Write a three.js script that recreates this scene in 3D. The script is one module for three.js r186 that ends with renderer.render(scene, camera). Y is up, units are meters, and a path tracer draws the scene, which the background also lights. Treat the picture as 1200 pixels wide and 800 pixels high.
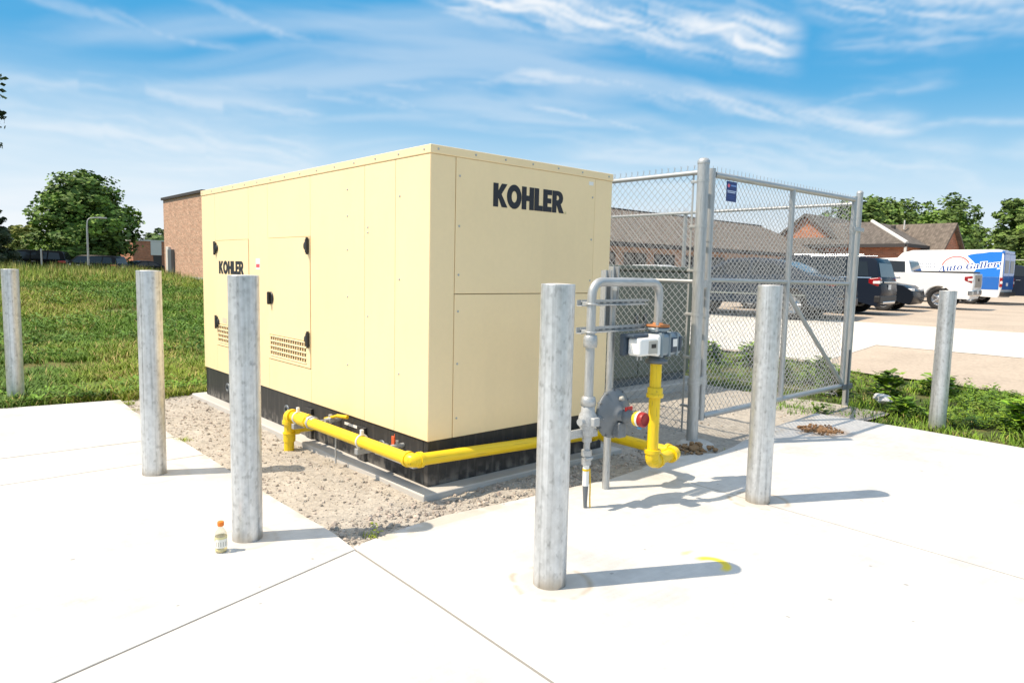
import * as THREE from 'three';
import { RoundedBoxGeometry } from 'three/addons/geometries/RoundedBoxGeometry.js';
import { mergeGeometries, mergeVertices, toCreasedNormals } from 'three/addons/utils/BufferGeometryUtils.js';

// ---------------------------------------------------------------- camera, sky, sun, exposure
const scene = new THREE.Scene();
const camera = new THREE.PerspectiveCamera(52.146, 1024 / 682, 0.05, 4000);
camera.position.set(-2.812, 1.58, 3.992);
camera.up.set(0.05054, 0.99465, -0.09008);
camera.lookAt(-2.812 + 0.66585, 1.58 - 0.10078, 3.992 - 0.73925);
scene.add(camera);
const EXPOSURE = 1.62;
const SUN_DIR = new THREE.Vector3(-0.485, 0.835, -0.26).normalize();
const sun = new THREE.DirectionalLight(0xffedd4, 3.7);
sun.position.copy(SUN_DIR).multiplyScalar(80);
sun.castShadow = true;
sun.shadow.mapSize.set(4096, 4096);
Object.assign(sun.shadow.camera, { left: -60, right: 60, top: 60, bottom: -60, near: 1, far: 220 });
scene.add(sun, sun.target);

// seeded random and noise
function rng(seed) { let s = seed >>> 0; return () => { s = (s + 0x6D2B79F5) >>> 0; let t = s; t = Math.imul(t ^ (t >>> 15), t | 1); t ^= t + Math.imul(t ^ (t >>> 7), t | 61); return ((t ^ (t >>> 14)) >>> 0) / 4294967296; }; }
function hash(x, y, s = 0) { let h = Math.imul(x | 0, 374761393) + Math.imul(y | 0, 668265263) + Math.imul(s | 0, 1442695041); h = Math.imul(h ^ (h >>> 13), 1274126177); return ((h ^ (h >>> 16)) >>> 0) / 4294967296; }
function vnoise(x, y, s = 0, per = 0) {
  const xi = Math.floor(x), yi = Math.floor(y), fx = x - xi, fy = y - yi;
  const u = fx * fx * (3 - 2 * fx), v = fy * fy * (3 - 2 * fy);
  const w = per ? (a) => ((a % per) + per) % per : (a) => a;
  const a = hash(w(xi), w(yi), s), b = hash(w(xi + 1), w(yi), s), c = hash(w(xi), w(yi + 1), s), d = hash(w(xi + 1), w(yi + 1), s);
  return a + (b - a) * u + (c - a) * v + (a - b - c + d) * u * v;
}
function fbm(x, y, o = 4, s = 0, per = 0) { let f = 0, a = 0.5, t = 0; for (let i = 0; i < o; i++) { f += a * vnoise(x, y, s + i * 17, per); t += a; a *= 0.5; x *= 2; y *= 2; per *= 2; } return f / t; }
const ss = (a, b, x) => { const t = Math.min(1, Math.max(0, (x - a) / (b - a))); return t * t * (3 - 2 * t); };
const lerp = (a, b, t) => a + (b - a) * t;
const s2l = (c) => (c <= 0.04045 ? c / 12.92 : Math.pow((c + 0.055) / 1.055, 2.4));
const l2s = (c) => (c <= 0.0031308 ? c * 12.92 : 1.055 * Math.pow(Math.max(0, c), 1 / 2.4) - 0.055);

// the sky: blue air that whitens to the horizon, and cirrus drawn out in streaks
const CIRRUS = [
  [[[36, 20.2], [44.1, 19.8], [52.1, 18.6], [58.5, 17.6], [62.3, 16.6]], 1.35, 0.95],
  [[[44.1, 18.3], [52.1, 17.4], [61.0, 16.0]], 0.5, 0.45],
  [[[40.5, 15.0], [47.0, 15.0], [52.3, 14.0], [58.8, 12.6], [64.9, 11.3], [70.4, 10.5]], 0.7, 0.62],
  [[[56, 13.1], [64.9, 11.2], [70.4, 10.4], [73.0, 10.6], [79, 10.1]], 0.2, 0.5],
  [[[42.6, 13.0], [47.7, 12.2], [52.4, 11.0]], 0.22, 0.55],
  [[[2, 10.6], [6.2, 10.9], [10.5, 11.5], [14.6, 11.7], [19.6, 11.5], [26, 11.2]], 0.7, 0.42],
  [[[13, 16.6], [15.2, 15.9], [18.0, 15.5], [20.9, 15.4]], 0.25, 0.4],
  [[[19, 18.2], [20.3, 17.7], [23.9, 16.9], [28.2, 16.5]], 0.4, 0.45],
  [[[18, 12.4], [25.7, 13.0], [29.5, 13.0], [34, 12.3]], 0.5, 0.42],
  [[[7, 16.8], [11.6, 16.4], [15.2, 15.5]], 0.5, 0.3],
  [[[2, 8.4], [11.9, 8.9], [18.4, 8.5], [26, 8.0]], 1.2, 0.5],
  [[[64, 19.6], [68.8, 18.5], [72.9, 17.6], [80, 16.8]], 1.2, 0.75],
  [[[66, 16.2], [72.0, 16.0], [74.9, 16.0], [81, 15.8]], 0.8, 0.5],
  [[[64, 11.8], [67.0, 12.7], [69.7, 13.2], [72.3, 13.4]], 0.4, 0.35],
  [[[30, 14.0], [36.1, 14.2], [38.8, 14.4], [41.5, 15.0]], 0.5, 0.5],
  [[[47, 9.4], [56.4, 10.0], [64.4, 9.0], [74, 8.0]], 1.0, 0.4],
];
function skyTexture() {
  const W = 2048, H = 1024, d = new Float32Array(W * H * 4);
  const top = [0.045, 0.28, 0.62], mid = [0.075, 0.405, 0.765], low = [0.34, 0.66, 0.90], hor = [0.82, 0.90, 0.97], cl = [0.93, 0.965, 1.0];
  for (let j = 0; j < H; j++) {
    const el = 90 - (j + 0.5) / H * 180;
    for (let i = 0; i < W; i++) {
      // column -> direction (three.js equirectangular: u = atan2(z, x) / 2pi + 0.5)
      const th = ((i + 0.5) / W - 0.5) * 2 * Math.PI, X = Math.cos(th), Z = Math.sin(th);
      const az = Math.atan2(X, -Z) * 180 / Math.PI;
      const e = Math.max(0, el);
      let c = [0, 0, 0];
      const t1 = ss(0, 8, e), t2 = ss(4.5, 17, e), t3 = ss(16, 65, e);
      for (let k = 0; k < 3; k++) { let v = lerp(hor[k], low[k], t1); v = lerp(v, mid[k], t2); v = lerp(v, top[k], t3); c[k] = v; }
      // milky veil in the low air, stronger on the sun's side of the view
      const side = 0.5 + 0.5 * Math.cos((az + 20) * Math.PI / 180), cs = Math.cos(el * Math.PI / 180);
      let veil = (0.48 + 0.4 * side) * (1 - ss(2, 10.5 + 6 * side, e));
      // the hazy glow of the high air round the sun
      const sd = Math.max(0, X * cs * SUN_DIR.x + Math.sin(el * Math.PI / 180) * SUN_DIR.y + Z * cs * SUN_DIR.z), glow = 0.55 * Math.pow(sd, 5) + 0.8 * Math.pow(sd, 40);
      // streaked cirrus everywhere
      const r = 1 / Math.max(0.12, Math.sin(Math.max(e, 3) * Math.PI / 180) + 0.08);
      const px = X * r, pz = Z * r, u = px * 0.8 + pz * 0.6, v = -px * 0.6 + pz * 0.8;
      const warp = fbm(u * 0.9, v * 0.9, 3, 5) - 0.5;
      const st = fbm(u * 0.9 + warp * 1.2, v * 3.4 + warp * 2.6, 6, 11), big = fbm(u * 0.35 + 3, v * 0.5, 3, 23);
      veil *= 0.85 + 0.5 * (st - 0.5);
      let den = ss(0.52, 0.84, st * 0.72 + big * 0.36) * 0.38;
      // the wisps of the photograph
      const wob = (fbm(az * 0.22, e * 0.5, 3, 31) - 0.5);
            if (el > 4 && el < 26 && az > -6 && az < 92) for (const [pts, w, a] of CIRRUS) {
        for (let q = 0; q + 1 < pts.length; q++) {
          const [a0, e0] = pts[q], [a1, e1] = pts[q + 1];
          if (az < a0 - 3 || az > a1 + 3) continue;
          const last = q + 2 === pts.length, first = q === 0;
          if ((az < a0 && !first) || (az >= a1 && !last)) continue;
          const t = (az - a0) / (a1 - a0), ce = e0 + (e1 - e0) * Math.min(1, Math.max(0, t)) + wob * 1.1 * Math.min(1, w * 1.5);
          const edge = Math.min(first ? ss(-3, 2.5, az - a0) : 1, last ? ss(-1.2, 1.6, a1 - az + 0.8) : 1);
          const dd = (e - ce) / (w * 1.25), sk = (e - ce) * 1.0;
          const fine = fbm(az * 0.16 + 5 * q + sk * 0.35, sk * 2.1 + az * 0.13, 5, 41), fine2 = fbm(az * 0.5 + sk * 1.1, sk * 4.2 + az * 0.2, 4, 47), g = Math.exp(-dd * dd * (dd < 0 ? 1.2 : 0.8));
          den = Math.max(den, a * g * edge * (0.12 + 0.98 * ss(0.28, 0.78, fine * 0.5 + fine2 * 0.5)));
        }
      }
      den = Math.min(0.95, den);
      den = Math.max(den, (0.30 + 0.55 * ss(0.35, 0.7, st * 0.7 + big * 0.4)) * ss(21, 36, e));  // unseen thicker cirrus veil overhead, added to lift the fill light in shade
      const fade = ss(1, 5, e);
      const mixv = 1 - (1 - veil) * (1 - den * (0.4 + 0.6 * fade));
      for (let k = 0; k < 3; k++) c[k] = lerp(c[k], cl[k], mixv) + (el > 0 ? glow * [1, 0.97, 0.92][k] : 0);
      if (el < 0) { const g = [0.42, 0.40, 0.36]; const t = ss(0, -4, el); for (let k = 0; k < 3; k++) c[k] = lerp(hor[k], g[k], t); }
      const o = ((H - 1 - j) * W + i) * 4;
      for (let k = 0; k < 3; k++) d[o + k] = c[k] / EXPOSURE;
      d[o + 3] = 1;
    }
  }
  const t = new THREE.DataTexture(d, W, H, THREE.RGBAFormat, THREE.FloatType);
  t.mapping = THREE.EquirectangularReflectionMapping; t.magFilter = THREE.LinearFilter; t.minFilter = THREE.LinearFilter; t.wrapS = THREE.RepeatWrapping;
  t.needsUpdate = true;
  return t;
}
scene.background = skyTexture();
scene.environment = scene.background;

const renderer = new THREE.WebGLRenderer({ antialias: true });
renderer.toneMapping = THREE.LinearToneMapping;
renderer.toneMappingExposure = EXPOSURE;
renderer.shadowMap.enabled = true;

// ---------------------------------------------------------------- helpers
const used = {};
function numbered(n) { const k = used[n] = (used[n] ?? -1) + 1; return k ? n + '_' + String(k).padStart(3, '0') : n; }
function shade(o) { o.castShadow = true; o.receiveShadow = true; return o; }
function thing(name, label, category, pos = [0, 0, 0], turn = 0, group) {
  const o = new THREE.Group(); o.name = numbered(name); o.position.set(...pos); o.rotation.y = turn;
  o.userData = { label, category }; if (group) o.userData.group = group; scene.add(o); return o;
}
function part(name, g, m, parent, kind) {
  if (Array.isArray(g)) g = merge(g);
  const o = shade(new THREE.Mesh(g, m)); o.name = name; if (kind) o.userData.kind = kind; parent.add(o); return o;
}
function solo(name, g, m, label, category, group, kind) {
  if (Array.isArray(g)) g = merge(g);
  const o = shade(new THREE.Mesh(g, m)); o.name = numbered(name); o.userData = {};
  if (kind) o.userData.kind = kind; if (label) o.userData.label = label; if (category) o.userData.category = category; if (group) o.userData.group = group;
  scene.add(o); return o;
}
const struct = (name, g, m) => solo(name, g, m, null, null, null, 'structure');
function copy(src, label, pos, turn) { const c = src.clone(); c.name = numbered(src.name.replace(/_\d{3}$/, '')); c.userData = { ...src.userData }; if (label) c.userData.label = label; if (pos) c.position.set(...pos); if (turn !== undefined) c.rotation.y = turn; scene.add(c); return c; }
function merge(list) {
  const gs = list.map((g) => { let q = g.index ? g.toNonIndexed() : g; for (const a of Object.keys(q.attributes)) if (!['position', 'normal', 'uv'].includes(a)) q.deleteAttribute(a); if (!q.attributes.normal) q.computeVertexNormals(); if (!q.attributes.uv) q.setAttribute('uv', new THREE.BufferAttribute(new Float32Array(q.attributes.position.count * 2), 2)); return q; });
  return mergeGeometries(gs);
}
const V = (x, y, z) => new THREE.Vector3(x, y, z);
function box(x0, x1, y0, y1, z0, z1) { return new THREE.BoxGeometry(x1 - x0, y1 - y0, z1 - z0).translate((x0 + x1) / 2, (y0 + y1) / 2, (z0 + z1) / 2); }
function rbox(x0, x1, y0, y1, z0, z1, r = 0.006, s = 2) { r = Math.min(r, (x1 - x0) / 2.01, (y1 - y0) / 2.01, (z1 - z0) / 2.01); return new RoundedBoxGeometry(x1 - x0, y1 - y0, z1 - z0, s, r).translate((x0 + x1) / 2, (y0 + y1) / 2, (z0 + z1) / 2); }
function rod(a, b, r, seg = 14, r2 = r) {
  a = Array.isArray(a) ? V(...a) : a; b = Array.isArray(b) ? V(...b) : b;
  const d = b.clone().sub(a), L = d.length(), g = new THREE.CylinderGeometry(r2, r, L, seg, 1);
  g.translate(0, L / 2, 0).applyQuaternion(new THREE.Quaternion().setFromUnitVectors(V(0, 1, 0), d.normalize())).translate(a.x, a.y, a.z); return g;
}
class PolyPath extends THREE.Curve {           // straight runs joined by round bends
  constructor(pts, bend) {
    super(); const P = pts.map((p) => V(...p)), out = [P[0]];
    for (let i = 1; i < P.length - 1; i++) {
      const a = P[i - 1].clone().sub(P[i]), b = P[i + 1].clone().sub(P[i]), r = Math.min(bend, a.length() * 0.49, b.length() * 0.49);
      const s = P[i].clone().addScaledVector(a.normalize(), r), e = P[i].clone().addScaledVector(b.normalize(), r);
      for (let k = 0; k <= 10; k++) { const t = k / 10; out.push(s.clone().multiplyScalar((1 - t) * (1 - t) + 0.0).addScaledVector(P[i], 2 * t * (1 - t)).addScaledVector(e, t * t)); }
    }
    out.push(P[P.length - 1]); this.p = out; this.l = [0]; for (let i = 1; i < out.length; i++) this.l.push(this.l[i - 1] + out[i].distanceTo(out[i - 1]));
  }
  getPoint(t, o = new THREE.Vector3()) { const s = t * this.l[this.l.length - 1]; let i = 1; while (i < this.l.length - 1 && this.l[i] < s) i++; const f = (s - this.l[i - 1]) / Math.max(1e-9, this.l[i] - this.l[i - 1]); return o.copy(this.p[i - 1]).lerp(this.p[i], Math.min(1, Math.max(0, f))); }
}
function tube(pts, r, bend = 0.08, n = 60, seg = 14) { return new THREE.TubeGeometry(new PolyPath(pts, bend), n, r, seg, false); }
function lathe(pts, pos = [0, 0, 0], seg = 24, axis) {
  const g = new THREE.LatheGeometry(pts.map(([r, y]) => new THREE.Vector2(r, y)), seg);
  if (axis) g.applyQuaternion(new THREE.Quaternion().setFromUnitVectors(V(0, 1, 0), V(...axis).normalize()));
  return g.translate(...pos);
}
function polyGeo(pts) {                        // flat polygon, fan
  const p = [], n = pts.length; for (let i = 1; i + 1 < n; i++) p.push(...pts[0], ...pts[i], ...pts[i + 1]);
  const g = new THREE.BufferGeometry(); g.setAttribute('position', new THREE.BufferAttribute(new Float32Array(p), 3)); g.computeVertexNormals();
  return g;
}
function slabGeo(pts, th) {                    // convex polygon given thickness along its own normal (downwards)
  const a = V(...pts[0]), n = V(...pts[1]).sub(a).cross(V(...pts[2]).sub(a)).normalize(); if (n.y < 0) n.negate();
  const lo = pts.map((p) => [p[0] - n.x * th, p[1] - n.y * th, p[2] - n.z * th]), out = [polyGeo(pts), polyGeo(lo.slice().reverse())];
  for (let i = 0; i < pts.length; i++) { const j = (i + 1) % pts.length; out.push(polyGeo([pts[i], lo[i], lo[j], pts[j]])); }
  return merge(out);
}
function uvPlanar(g, ax, ay, sc = 1) { const p = g.attributes.position, u = new Float32Array(p.count * 2); for (let i = 0; i < p.count; i++) { u[2 * i] = (p.getX(i) * ax[0] + p.getY(i) * ax[1] + p.getZ(i) * ax[2]) * sc; u[2 * i + 1] = (p.getX(i) * ay[0] + p.getY(i) * ay[1] + p.getZ(i) * ay[2]) * sc; } g.setAttribute('uv', new THREE.BufferAttribute(u, 2)); return g; }
function uvBox(g, sc = 1) {                    // metres, by the dominant normal
  if (g.index) g = g.toNonIndexed(); if (!g.attributes.normal) g.computeVertexNormals(); const p = g.attributes.position, n = g.attributes.normal, u = new Float32Array(p.count * 2);
  for (let i = 0; i < p.count; i++) { const X = Math.abs(n.getX(i)), Y = Math.abs(n.getY(i)), Z = Math.abs(n.getZ(i)); let a, b; if (Y > X && Y > Z) { a = p.getX(i); b = p.getZ(i); } else if (X > Z) { a = p.getZ(i); b = p.getY(i); } else { a = p.getX(i); b = p.getY(i); } u[2 * i] = a * sc; u[2 * i + 1] = b * sc; }
  g.setAttribute('uv', new THREE.BufferAttribute(u, 2)); return g;
}
function tex(n, m, f, srgb = true) {           // f(u, v) -> linear rgb
  const d = new Uint8Array(n * m * 4);
  for (let j = 0; j < m; j++) for (let i = 0; i < n; i++) { const c = f((i + 0.5) / n, (j + 0.5) / m), o = (j * n + i) * 4; for (let k = 0; k < 3; k++) d[o + k] = Math.round(255 * Math.min(1, Math.max(0, srgb ? l2s(c[k]) : c[k]))); d[o + 3] = 255; }
  const t = new THREE.DataTexture(d, n, m, THREE.RGBAFormat); if (srgb) t.colorSpace = THREE.SRGBColorSpace; t.wrapS = t.wrapT = THREE.RepeatWrapping; t.magFilter = THREE.LinearFilter; t.minFilter = THREE.LinearMipmapLinearFilter; t.generateMipmaps = true; t.needsUpdate = true; return t;
}
function rep(t, x, y) { const c = t.clone(); c.repeat.set(x, y); c.needsUpdate = true; return c; }
const lin = (r, g, b) => new THREE.Color().setRGB(r, g, b);
const std = (c, o = {}) => new THREE.MeshStandardMaterial({ color: Array.isArray(c) ? lin(...c) : c, roughness: 0.7, ...o });
const gray = (n, m, f) => tex(n, m, (u, v) => { const g = f(u, v); return [g, g, g]; }, false);
const mul = (c, k) => [c[0] * k, c[1] * k, c[2] * k];
const mix3 = (a, b, t) => [lerp(a[0], b[0], t), lerp(a[1], b[1], t), lerp(a[2], b[2], t)];

// height of the land: level round the generator, a mound on the left, a car park a step higher on the right
const mound = (x, z) => (1.02 * ss(-7.5, -28, z) * (1 - ss(4.6, 11, x)) + 0.08 * (fbm(x * 0.3 + 9, z * 0.3, 3, 3) - 0.5) * ss(-6, -9, z)) * (1 - 0.75 * ss(-32, -46, z));
const lotRise = (x, z) => 0.5 * ss(8.5, 18, x) * ss(-40, -28, z);
const landY = (x, z) => mound(x, z) + lotRise(x, z);
// ---------------------------------------------------------------- materials
const galvTex = tex(512, 1024, (u, v) => {
  const streak = fbm(u * 42, v * 2.2, 4, 61, 0), spang = fbm(u * 26, v * 60, 3, 67), big = fbm(u * 5, v * 5, 3, 71);
  const seam = Math.exp(-Math.pow((u - 0.27) / 0.005, 2)) * 0.25 + Math.exp(-Math.pow((u - 0.72) / 0.01, 2)) * 0.1;
  const drip = ss(0.58, 0.8, fbm(u * 34, v * 2.2 + 4, 3, 73)) * 0.16;
  const spot = ss(0.6, 0.85, fbm(u * 30, v * 48, 3, 79)) * 0.22;
  const k = 0.92 + 0.26 * (streak - 0.5) + 0.30 * (spang - 0.5) + 0.16 * (big - 0.5) - seam - drip - spot;
  const base = [0.68, 0.705, 0.725];
  let c = mul(base, k);
  const dirt = ss(0.07, 0.0, v + 0.05 * (fbm(u * 12, v * 8, 2, 83) - 0.5)) * 0.65;
  return mix3(c, [0.33, 0.28, 0.2], dirt);
});
const galvRough = gray(256, 256, (u, v) => 0.30 + 0.28 * fbm(u * 20, v * 20, 4, 91));
const M = {};
M.galvBollard = std(0xffffff, { map: galvTex, metalness: 0.72, roughness: 1, roughnessMap: galvRough });
const galvSmall = tex(256, 256, (u, v) => mul([0.55, 0.57, 0.58], 0.8 + 0.35 * (fbm(u * 16, v * 16, 4, 95, 16) - 0.5) + 0.25 * (fbm(u * 60, v * 60, 2, 97, 60) - 0.5)));
M.galv = std(0xffffff, { map: galvSmall, metalness: 0.5, roughness: 0.46 });
M.galvDull = std(0xffffff, { map: rep(galvSmall, 2, 2), metalness: 0.35, roughness: 0.6 });
M.wire = std([0.42, 0.44, 0.455], { metalness: 0.2, roughness: 0.55 });
M.steelDark = std([0.16, 0.18, 0.2], { metalness: 0.5, roughness: 0.5 });

const creamTex = (seed) => tex(256, 256, (u, v) => mul([0.905, 0.715, 0.425], 0.965 + 0.06 * fbm(u * 5, v * 5, 4, seed, 5) + 0.03 * (fbm(u * 80, v * 80, 2, seed + 3, 80) - 0.5) - 0.02 * ss(0.5, 0.75, fbm(u * 14, v * 2.5, 3, seed + 5))));
const orangePeel = gray(256, 256, (u, v) => fbm(u * 64, v * 64, 2, 103, 64));
M.cream = std(0xffffff, { map: creamTex(101), roughness: 0.42, bumpMap: rep(orangePeel, 6, 6), bumpScale: 0.0002 });
M.creamB = std(0xffffff, { map: creamTex(151), roughness: 0.52, bumpMap: rep(orangePeel, 6, 6), bumpScale: 0.0002 });
M.creamDark = std([0.42, 0.33, 0.19], { roughness: 0.8 });
M.blackPlastic = std([0.018, 0.019, 0.021], { roughness: 0.42 });
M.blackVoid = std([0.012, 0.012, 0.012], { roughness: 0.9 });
M.letter = std([0.012, 0.013, 0.02], { roughness: 0.5 });
M.skid = std(0xffffff, { roughness: 0.55, metalness: 0.15, map: tex(1024, 128, (u, v) => {
  const st = ss(0.52, 0.74, fbm(u * 170, v * 1.6, 3, 111)), dust = ss(0.4, 0.0, v) * 0.4, mud = fbm(u * 40, v * 6, 4, 113);
  const w = Math.min(1, 0.035 + st * 0.11 * (0.4 + 0.9 * (1 - v)) + dust * ss(0.35, 0.7, mud));
  return mix3([0.02, 0.021, 0.024], [0.34, 0.32, 0.29], w);
}) });
const yelTex = tex(512, 64, (u, v) => { const c = mul([0.86, 0.60, 0.012], 0.9 + 0.16 * fbm(u * 30, v * 8, 3, 121)); const d = ss(0.66, 0.76, fbm(u * 60, v * 10, 3, 123)); return mix3(c, [0.35, 0.24, 0.03], d * 0.6); });
M.yellow = std(0xffffff, { map: yelTex, roughness: 0.34 });
M.yellowDeep = std([0.78, 0.50, 0.008], { roughness: 0.36 });
M.meterBlue = std([0.25, 0.31, 0.36], { metalness: 0.45, roughness: 0.4 });
M.meterDark = std([0.05, 0.075, 0.11], { metalness: 0.2, roughness: 0.35 });
M.meterWhite = std([0.82, 0.83, 0.82], { roughness: 0.4 });
M.meterGrey = std([0.45, 0.44, 0.40], { roughness: 0.45 });
M.rust = std(0xffffff, { roughness: 0.85, map: tex(64, 64, (u, v) => mix3([0.30, 0.10, 0.03], [0.52, 0.24, 0.10], fbm(u * 8, v * 8, 3, 131))) });
M.regGrey = std(0xffffff, { roughness: 0.5, metalness: 0.2, map: tex(128, 128, (u, v) => mul([0.17, 0.19, 0.21], 0.8 + 0.4 * fbm(u * 8, v * 8, 4, 133))) });
M.red = std([0.62, 0.02, 0.015], { roughness: 0.4 });
M.redDark = std([0.33, 0.02, 0.02], { roughness: 0.45 });
M.yellowRing = std([0.85, 0.62, 0.03], { roughness: 0.4 });
M.white = std([0.8, 0.8, 0.78], { roughness: 0.45 });
M.orange = std([0.85, 0.20, 0.01], { roughness: 0.4 });
M.blueCap = std([0.05, 0.3, 0.6], { roughness: 0.4 });

// pavement: broom-finished concrete with stains of its own (map laid out in metres of the ground plane)
const PX0 = -9, PX1 = 6, PZ0 = -6, PZ1 = 6;
const STAINS = [[-0.36, 1.6, 0.2, 0.55], [-1.31, 0.07, 0.17, 0.3], [-1.37, -1.61, 0.26, 0.22], [1.71, 1.61, 0.2, 0.6]];
const paveTex = tex(2048, 1640, (u, v) => {
  const x = lerp(PX0, PX1, u), z = lerp(PZ1, PZ0, v);
  const n = fbm(x * 1.3, z * 1.3, 5, 141), f = fbm(x * 22, z * 22, 3, 143), br = fbm(x * 5, z * 70, 2, 145);
  let c = mul([0.575, 0.575, 0.57], 0.95 + 0.16 * (n - 0.5) + 0.16 * (f - 0.5) + 0.10 * (br - 0.5));
  c = mul(c, 1 - 0.10 * ss(0.6, 0.76, fbm(x * 2.4 + 7, z * 2.4, 4, 147)));
  for (const [sx, sz, r, a] of STAINS) {
    const dx = x - sx, dz = z - sz, ang = Math.atan2(dz, dx), d = Math.hypot(dx, dz) / (r * (0.85 + 0.4 * fbm(ang * 1.2 + 4, sx, 2, 149)));
    const ring = Math.exp(-Math.pow((d - 0.92) / 0.08, 2)) * 1.0 * ss(0.3, 0.55, fbm(ang * 2 + 9, sz, 3, 151)) + ss(1.0, 0.6, d) * 0.45;
    c = mix3(c, [0.36, 0.29, 0.20], a * 1.25 * Math.min(1, ring) * (0.5 + 0.7 * f));
  }
  { const dx = x - 4.36, dz = z - 0.88, d = Math.hypot(dx * 0.8, dz); c = mix3(c, [0.35, 0.22, 0.12], 0.6 * ss(0.32, 0.1, d + 0.2 * (f - 0.5))); }
  { const d = Math.hypot(x + 2.2, (z - 0.35) * 1.5); c = mix3(c, [0.36, 0.35, 0.34], 0.45 * ss(0.14, 0.03, d + 0.16 * (f - 0.5)) * ss(0.45, 0.6, f)); }
  // soil washed on to the edges next to the gravel
  const eg = Math.max(ss(-0.995, -0.9, x) * (z < 0.6 ? 1 : 0), z > 0.45 && x > -0.92 ? ss(0.72, 0.5, z) : 0);
  c = mix3(c, [0.42, 0.36, 0.28], 0.55 * eg * ss(0.4, 0.62, fbm(x * 6, z * 6, 4, 153)));
  // dabs of yellow spray paint
  const yel = Math.max(ss(0.034, 0.012, Math.abs(Math.hypot(x - 0.49, z - 2.0) - 0.085)) * ss(-0.4, 0.4, Math.cos(Math.atan2(z - 2.0, x - 0.49) - 0.1)), ss(0.05, 0.01, Math.hypot((x - 0.53) * 0.55, (z - 1.82) * 1.6) + 0.03 * (f - 0.5)) * 0.55);
  c = mix3(c, [0.78, 0.62, 0.01], yel * 0.9);
  if (hash(Math.floor(x * 60), Math.floor(z * 60), 5) > 0.9996) c = mul(c, 0.62);
  return c;
});
M.pave = std(0xffffff, { map: paveTex, roughness: 0.88, bumpMap: rep(gray(512, 512, (u, v) => fbm(u * 90, v * 90, 3, 157, 90)), 12, 12), bumpScale: 0.0012 });
const concTex = tex(512, 512, (u, v) => mul([0.50, 0.485, 0.46], 0.85 + 0.3 * fbm(u * 8, v * 8, 5, 161, 8)));
M.conc = std(0xffffff, { map: concTex, roughness: 0.9 });
const soilTex = tex(1024, 1024, (u, v) => {
  const n = fbm(u * 9, v * 9, 5, 171, 9), f = fbm(u * 120, v * 120, 3, 173, 120), g = fbm(u * 48, v * 48, 3, 175, 48);
  let c = mix3([0.31, 0.285, 0.25], [0.45, 0.42, 0.375], 0.15 + 0.7 * n); c = mul(c, 0.78 + 0.44 * f); return mul(c, g > 0.66 ? 1.1 : g < 0.33 ? 0.85 : 1);
});
const soilBump = gray(1024, 1024, (u, v) => 0.6 * fbm(u * 70, v * 70, 4, 177, 70) + 0.4 * fbm(u * 200, v * 200, 2, 179, 200));
M.gravel = std(0xffffff, { map: rep(soilTex, 0.5, 0.5), bumpMap: rep(soilBump, 0.5, 0.5), bumpScale: 0.009, roughness: 0.95 });
M.stone = std([0.40, 0.375, 0.34], { roughness: 0.9 });
const turfTex = tex(1024, 1024, (u, v) => { const n = fbm(u * 14, v * 14, 5, 181, 14), f = fbm(u * 160, v * 160, 3, 183, 160); let c = mix3([0.055, 0.075, 0.016], [0.13, 0.12, 0.04], ss(0.35, 0.75, n)); return mul(c, 0.55 + 0.9 * f); });
M.turf = std(0xffffff, { map: turfTex, roughness: 0.95, vertexColors: true });
const asphTex = tex(1024, 1024, (u, v) => { const n = fbm(u * 8, v * 8, 5, 191, 8), f = fbm(u * 200, v * 200, 2, 193, 200); return mul([0.46, 0.385, 0.31], 0.8 + 0.3 * n + 0.3 * (f - 0.5)); });
M.lot = std(0xffffff, { map: rep(asphTex, 0.16, 0.16), roughness: 0.9 });
const driveTex = tex(512, 512, (u, v) => mul([0.60, 0.575, 0.53], 0.86 + 0.28 * fbm(u * 8, v * 8, 5, 195, 8)));
M.drive = std(0xffffff, { map: rep(driveTex, 0.2, 0.2), roughness: 0.9 });

// far materials
function brickTexture(c1, c2, mortar, seed) {
  return tex(1024, 1024, (u, v) => {                     // 3.2 m x 3.2 m: 14 bricks by 42 courses
    const row = Math.floor(v * 42), off = (row % 2) * 0.5, bx = u * 14 + off, col = Math.floor(bx) % 14, fx = bx - Math.floor(bx), fy = v * 42 - row;
    const m = fx < 0.045 || fy < 0.13, t = hash(col, row, seed), k = 0.8 + 0.4 * hash(col, row, seed + 1) + 0.12 * (fbm(u * 160, v * 160, 2, seed) - 0.5);
    let c = mul(mix3(c1, c2, t), k); if (t > 0.9) c = mul(c, 0.72); const stain = fbm(u * 4, v * 4, 3, seed + 9, 4);
    return mul(m ? mortar : c, 0.88 + 0.24 * stain);
  });
}
M.brickTan = std(0xffffff, { map: rep(brickTexture([0.44, 0.24, 0.16], [0.58, 0.37, 0.26], [0.55, 0.46, 0.38], 201), 0.3125, 0.3125), roughness: 0.9 });
M.brickRed = std(0xffffff, { map: rep(brickTexture([0.36, 0.12, 0.06], [0.48, 0.19, 0.10], [0.42, 0.32, 0.26], 211), 0.3125, 0.3125), roughness: 0.9 });
M.brickOrange = std(0xffffff, { map: rep(brickTexture([0.45, 0.14, 0.055], [0.60, 0.23, 0.10], [0.46, 0.32, 0.24], 221), 0.3125, 0.3125), roughness: 0.9 });
const shTex = tex(512, 512, (u, v) => { const row = Math.floor(v * 32), col = Math.floor(u * 24 + (row % 3) * 0.37 + hash(row, 1, 3)); const k = 0.7 + 0.5 * hash(col % 24, row, 231) + 0.2 * (fbm(u * 6, v * 6, 4, 233, 6) - 0.5); return mul([0.155, 0.128, 0.106], k * ((v * 32 - row) < 0.14 ? 0.72 : 1)); });
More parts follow.
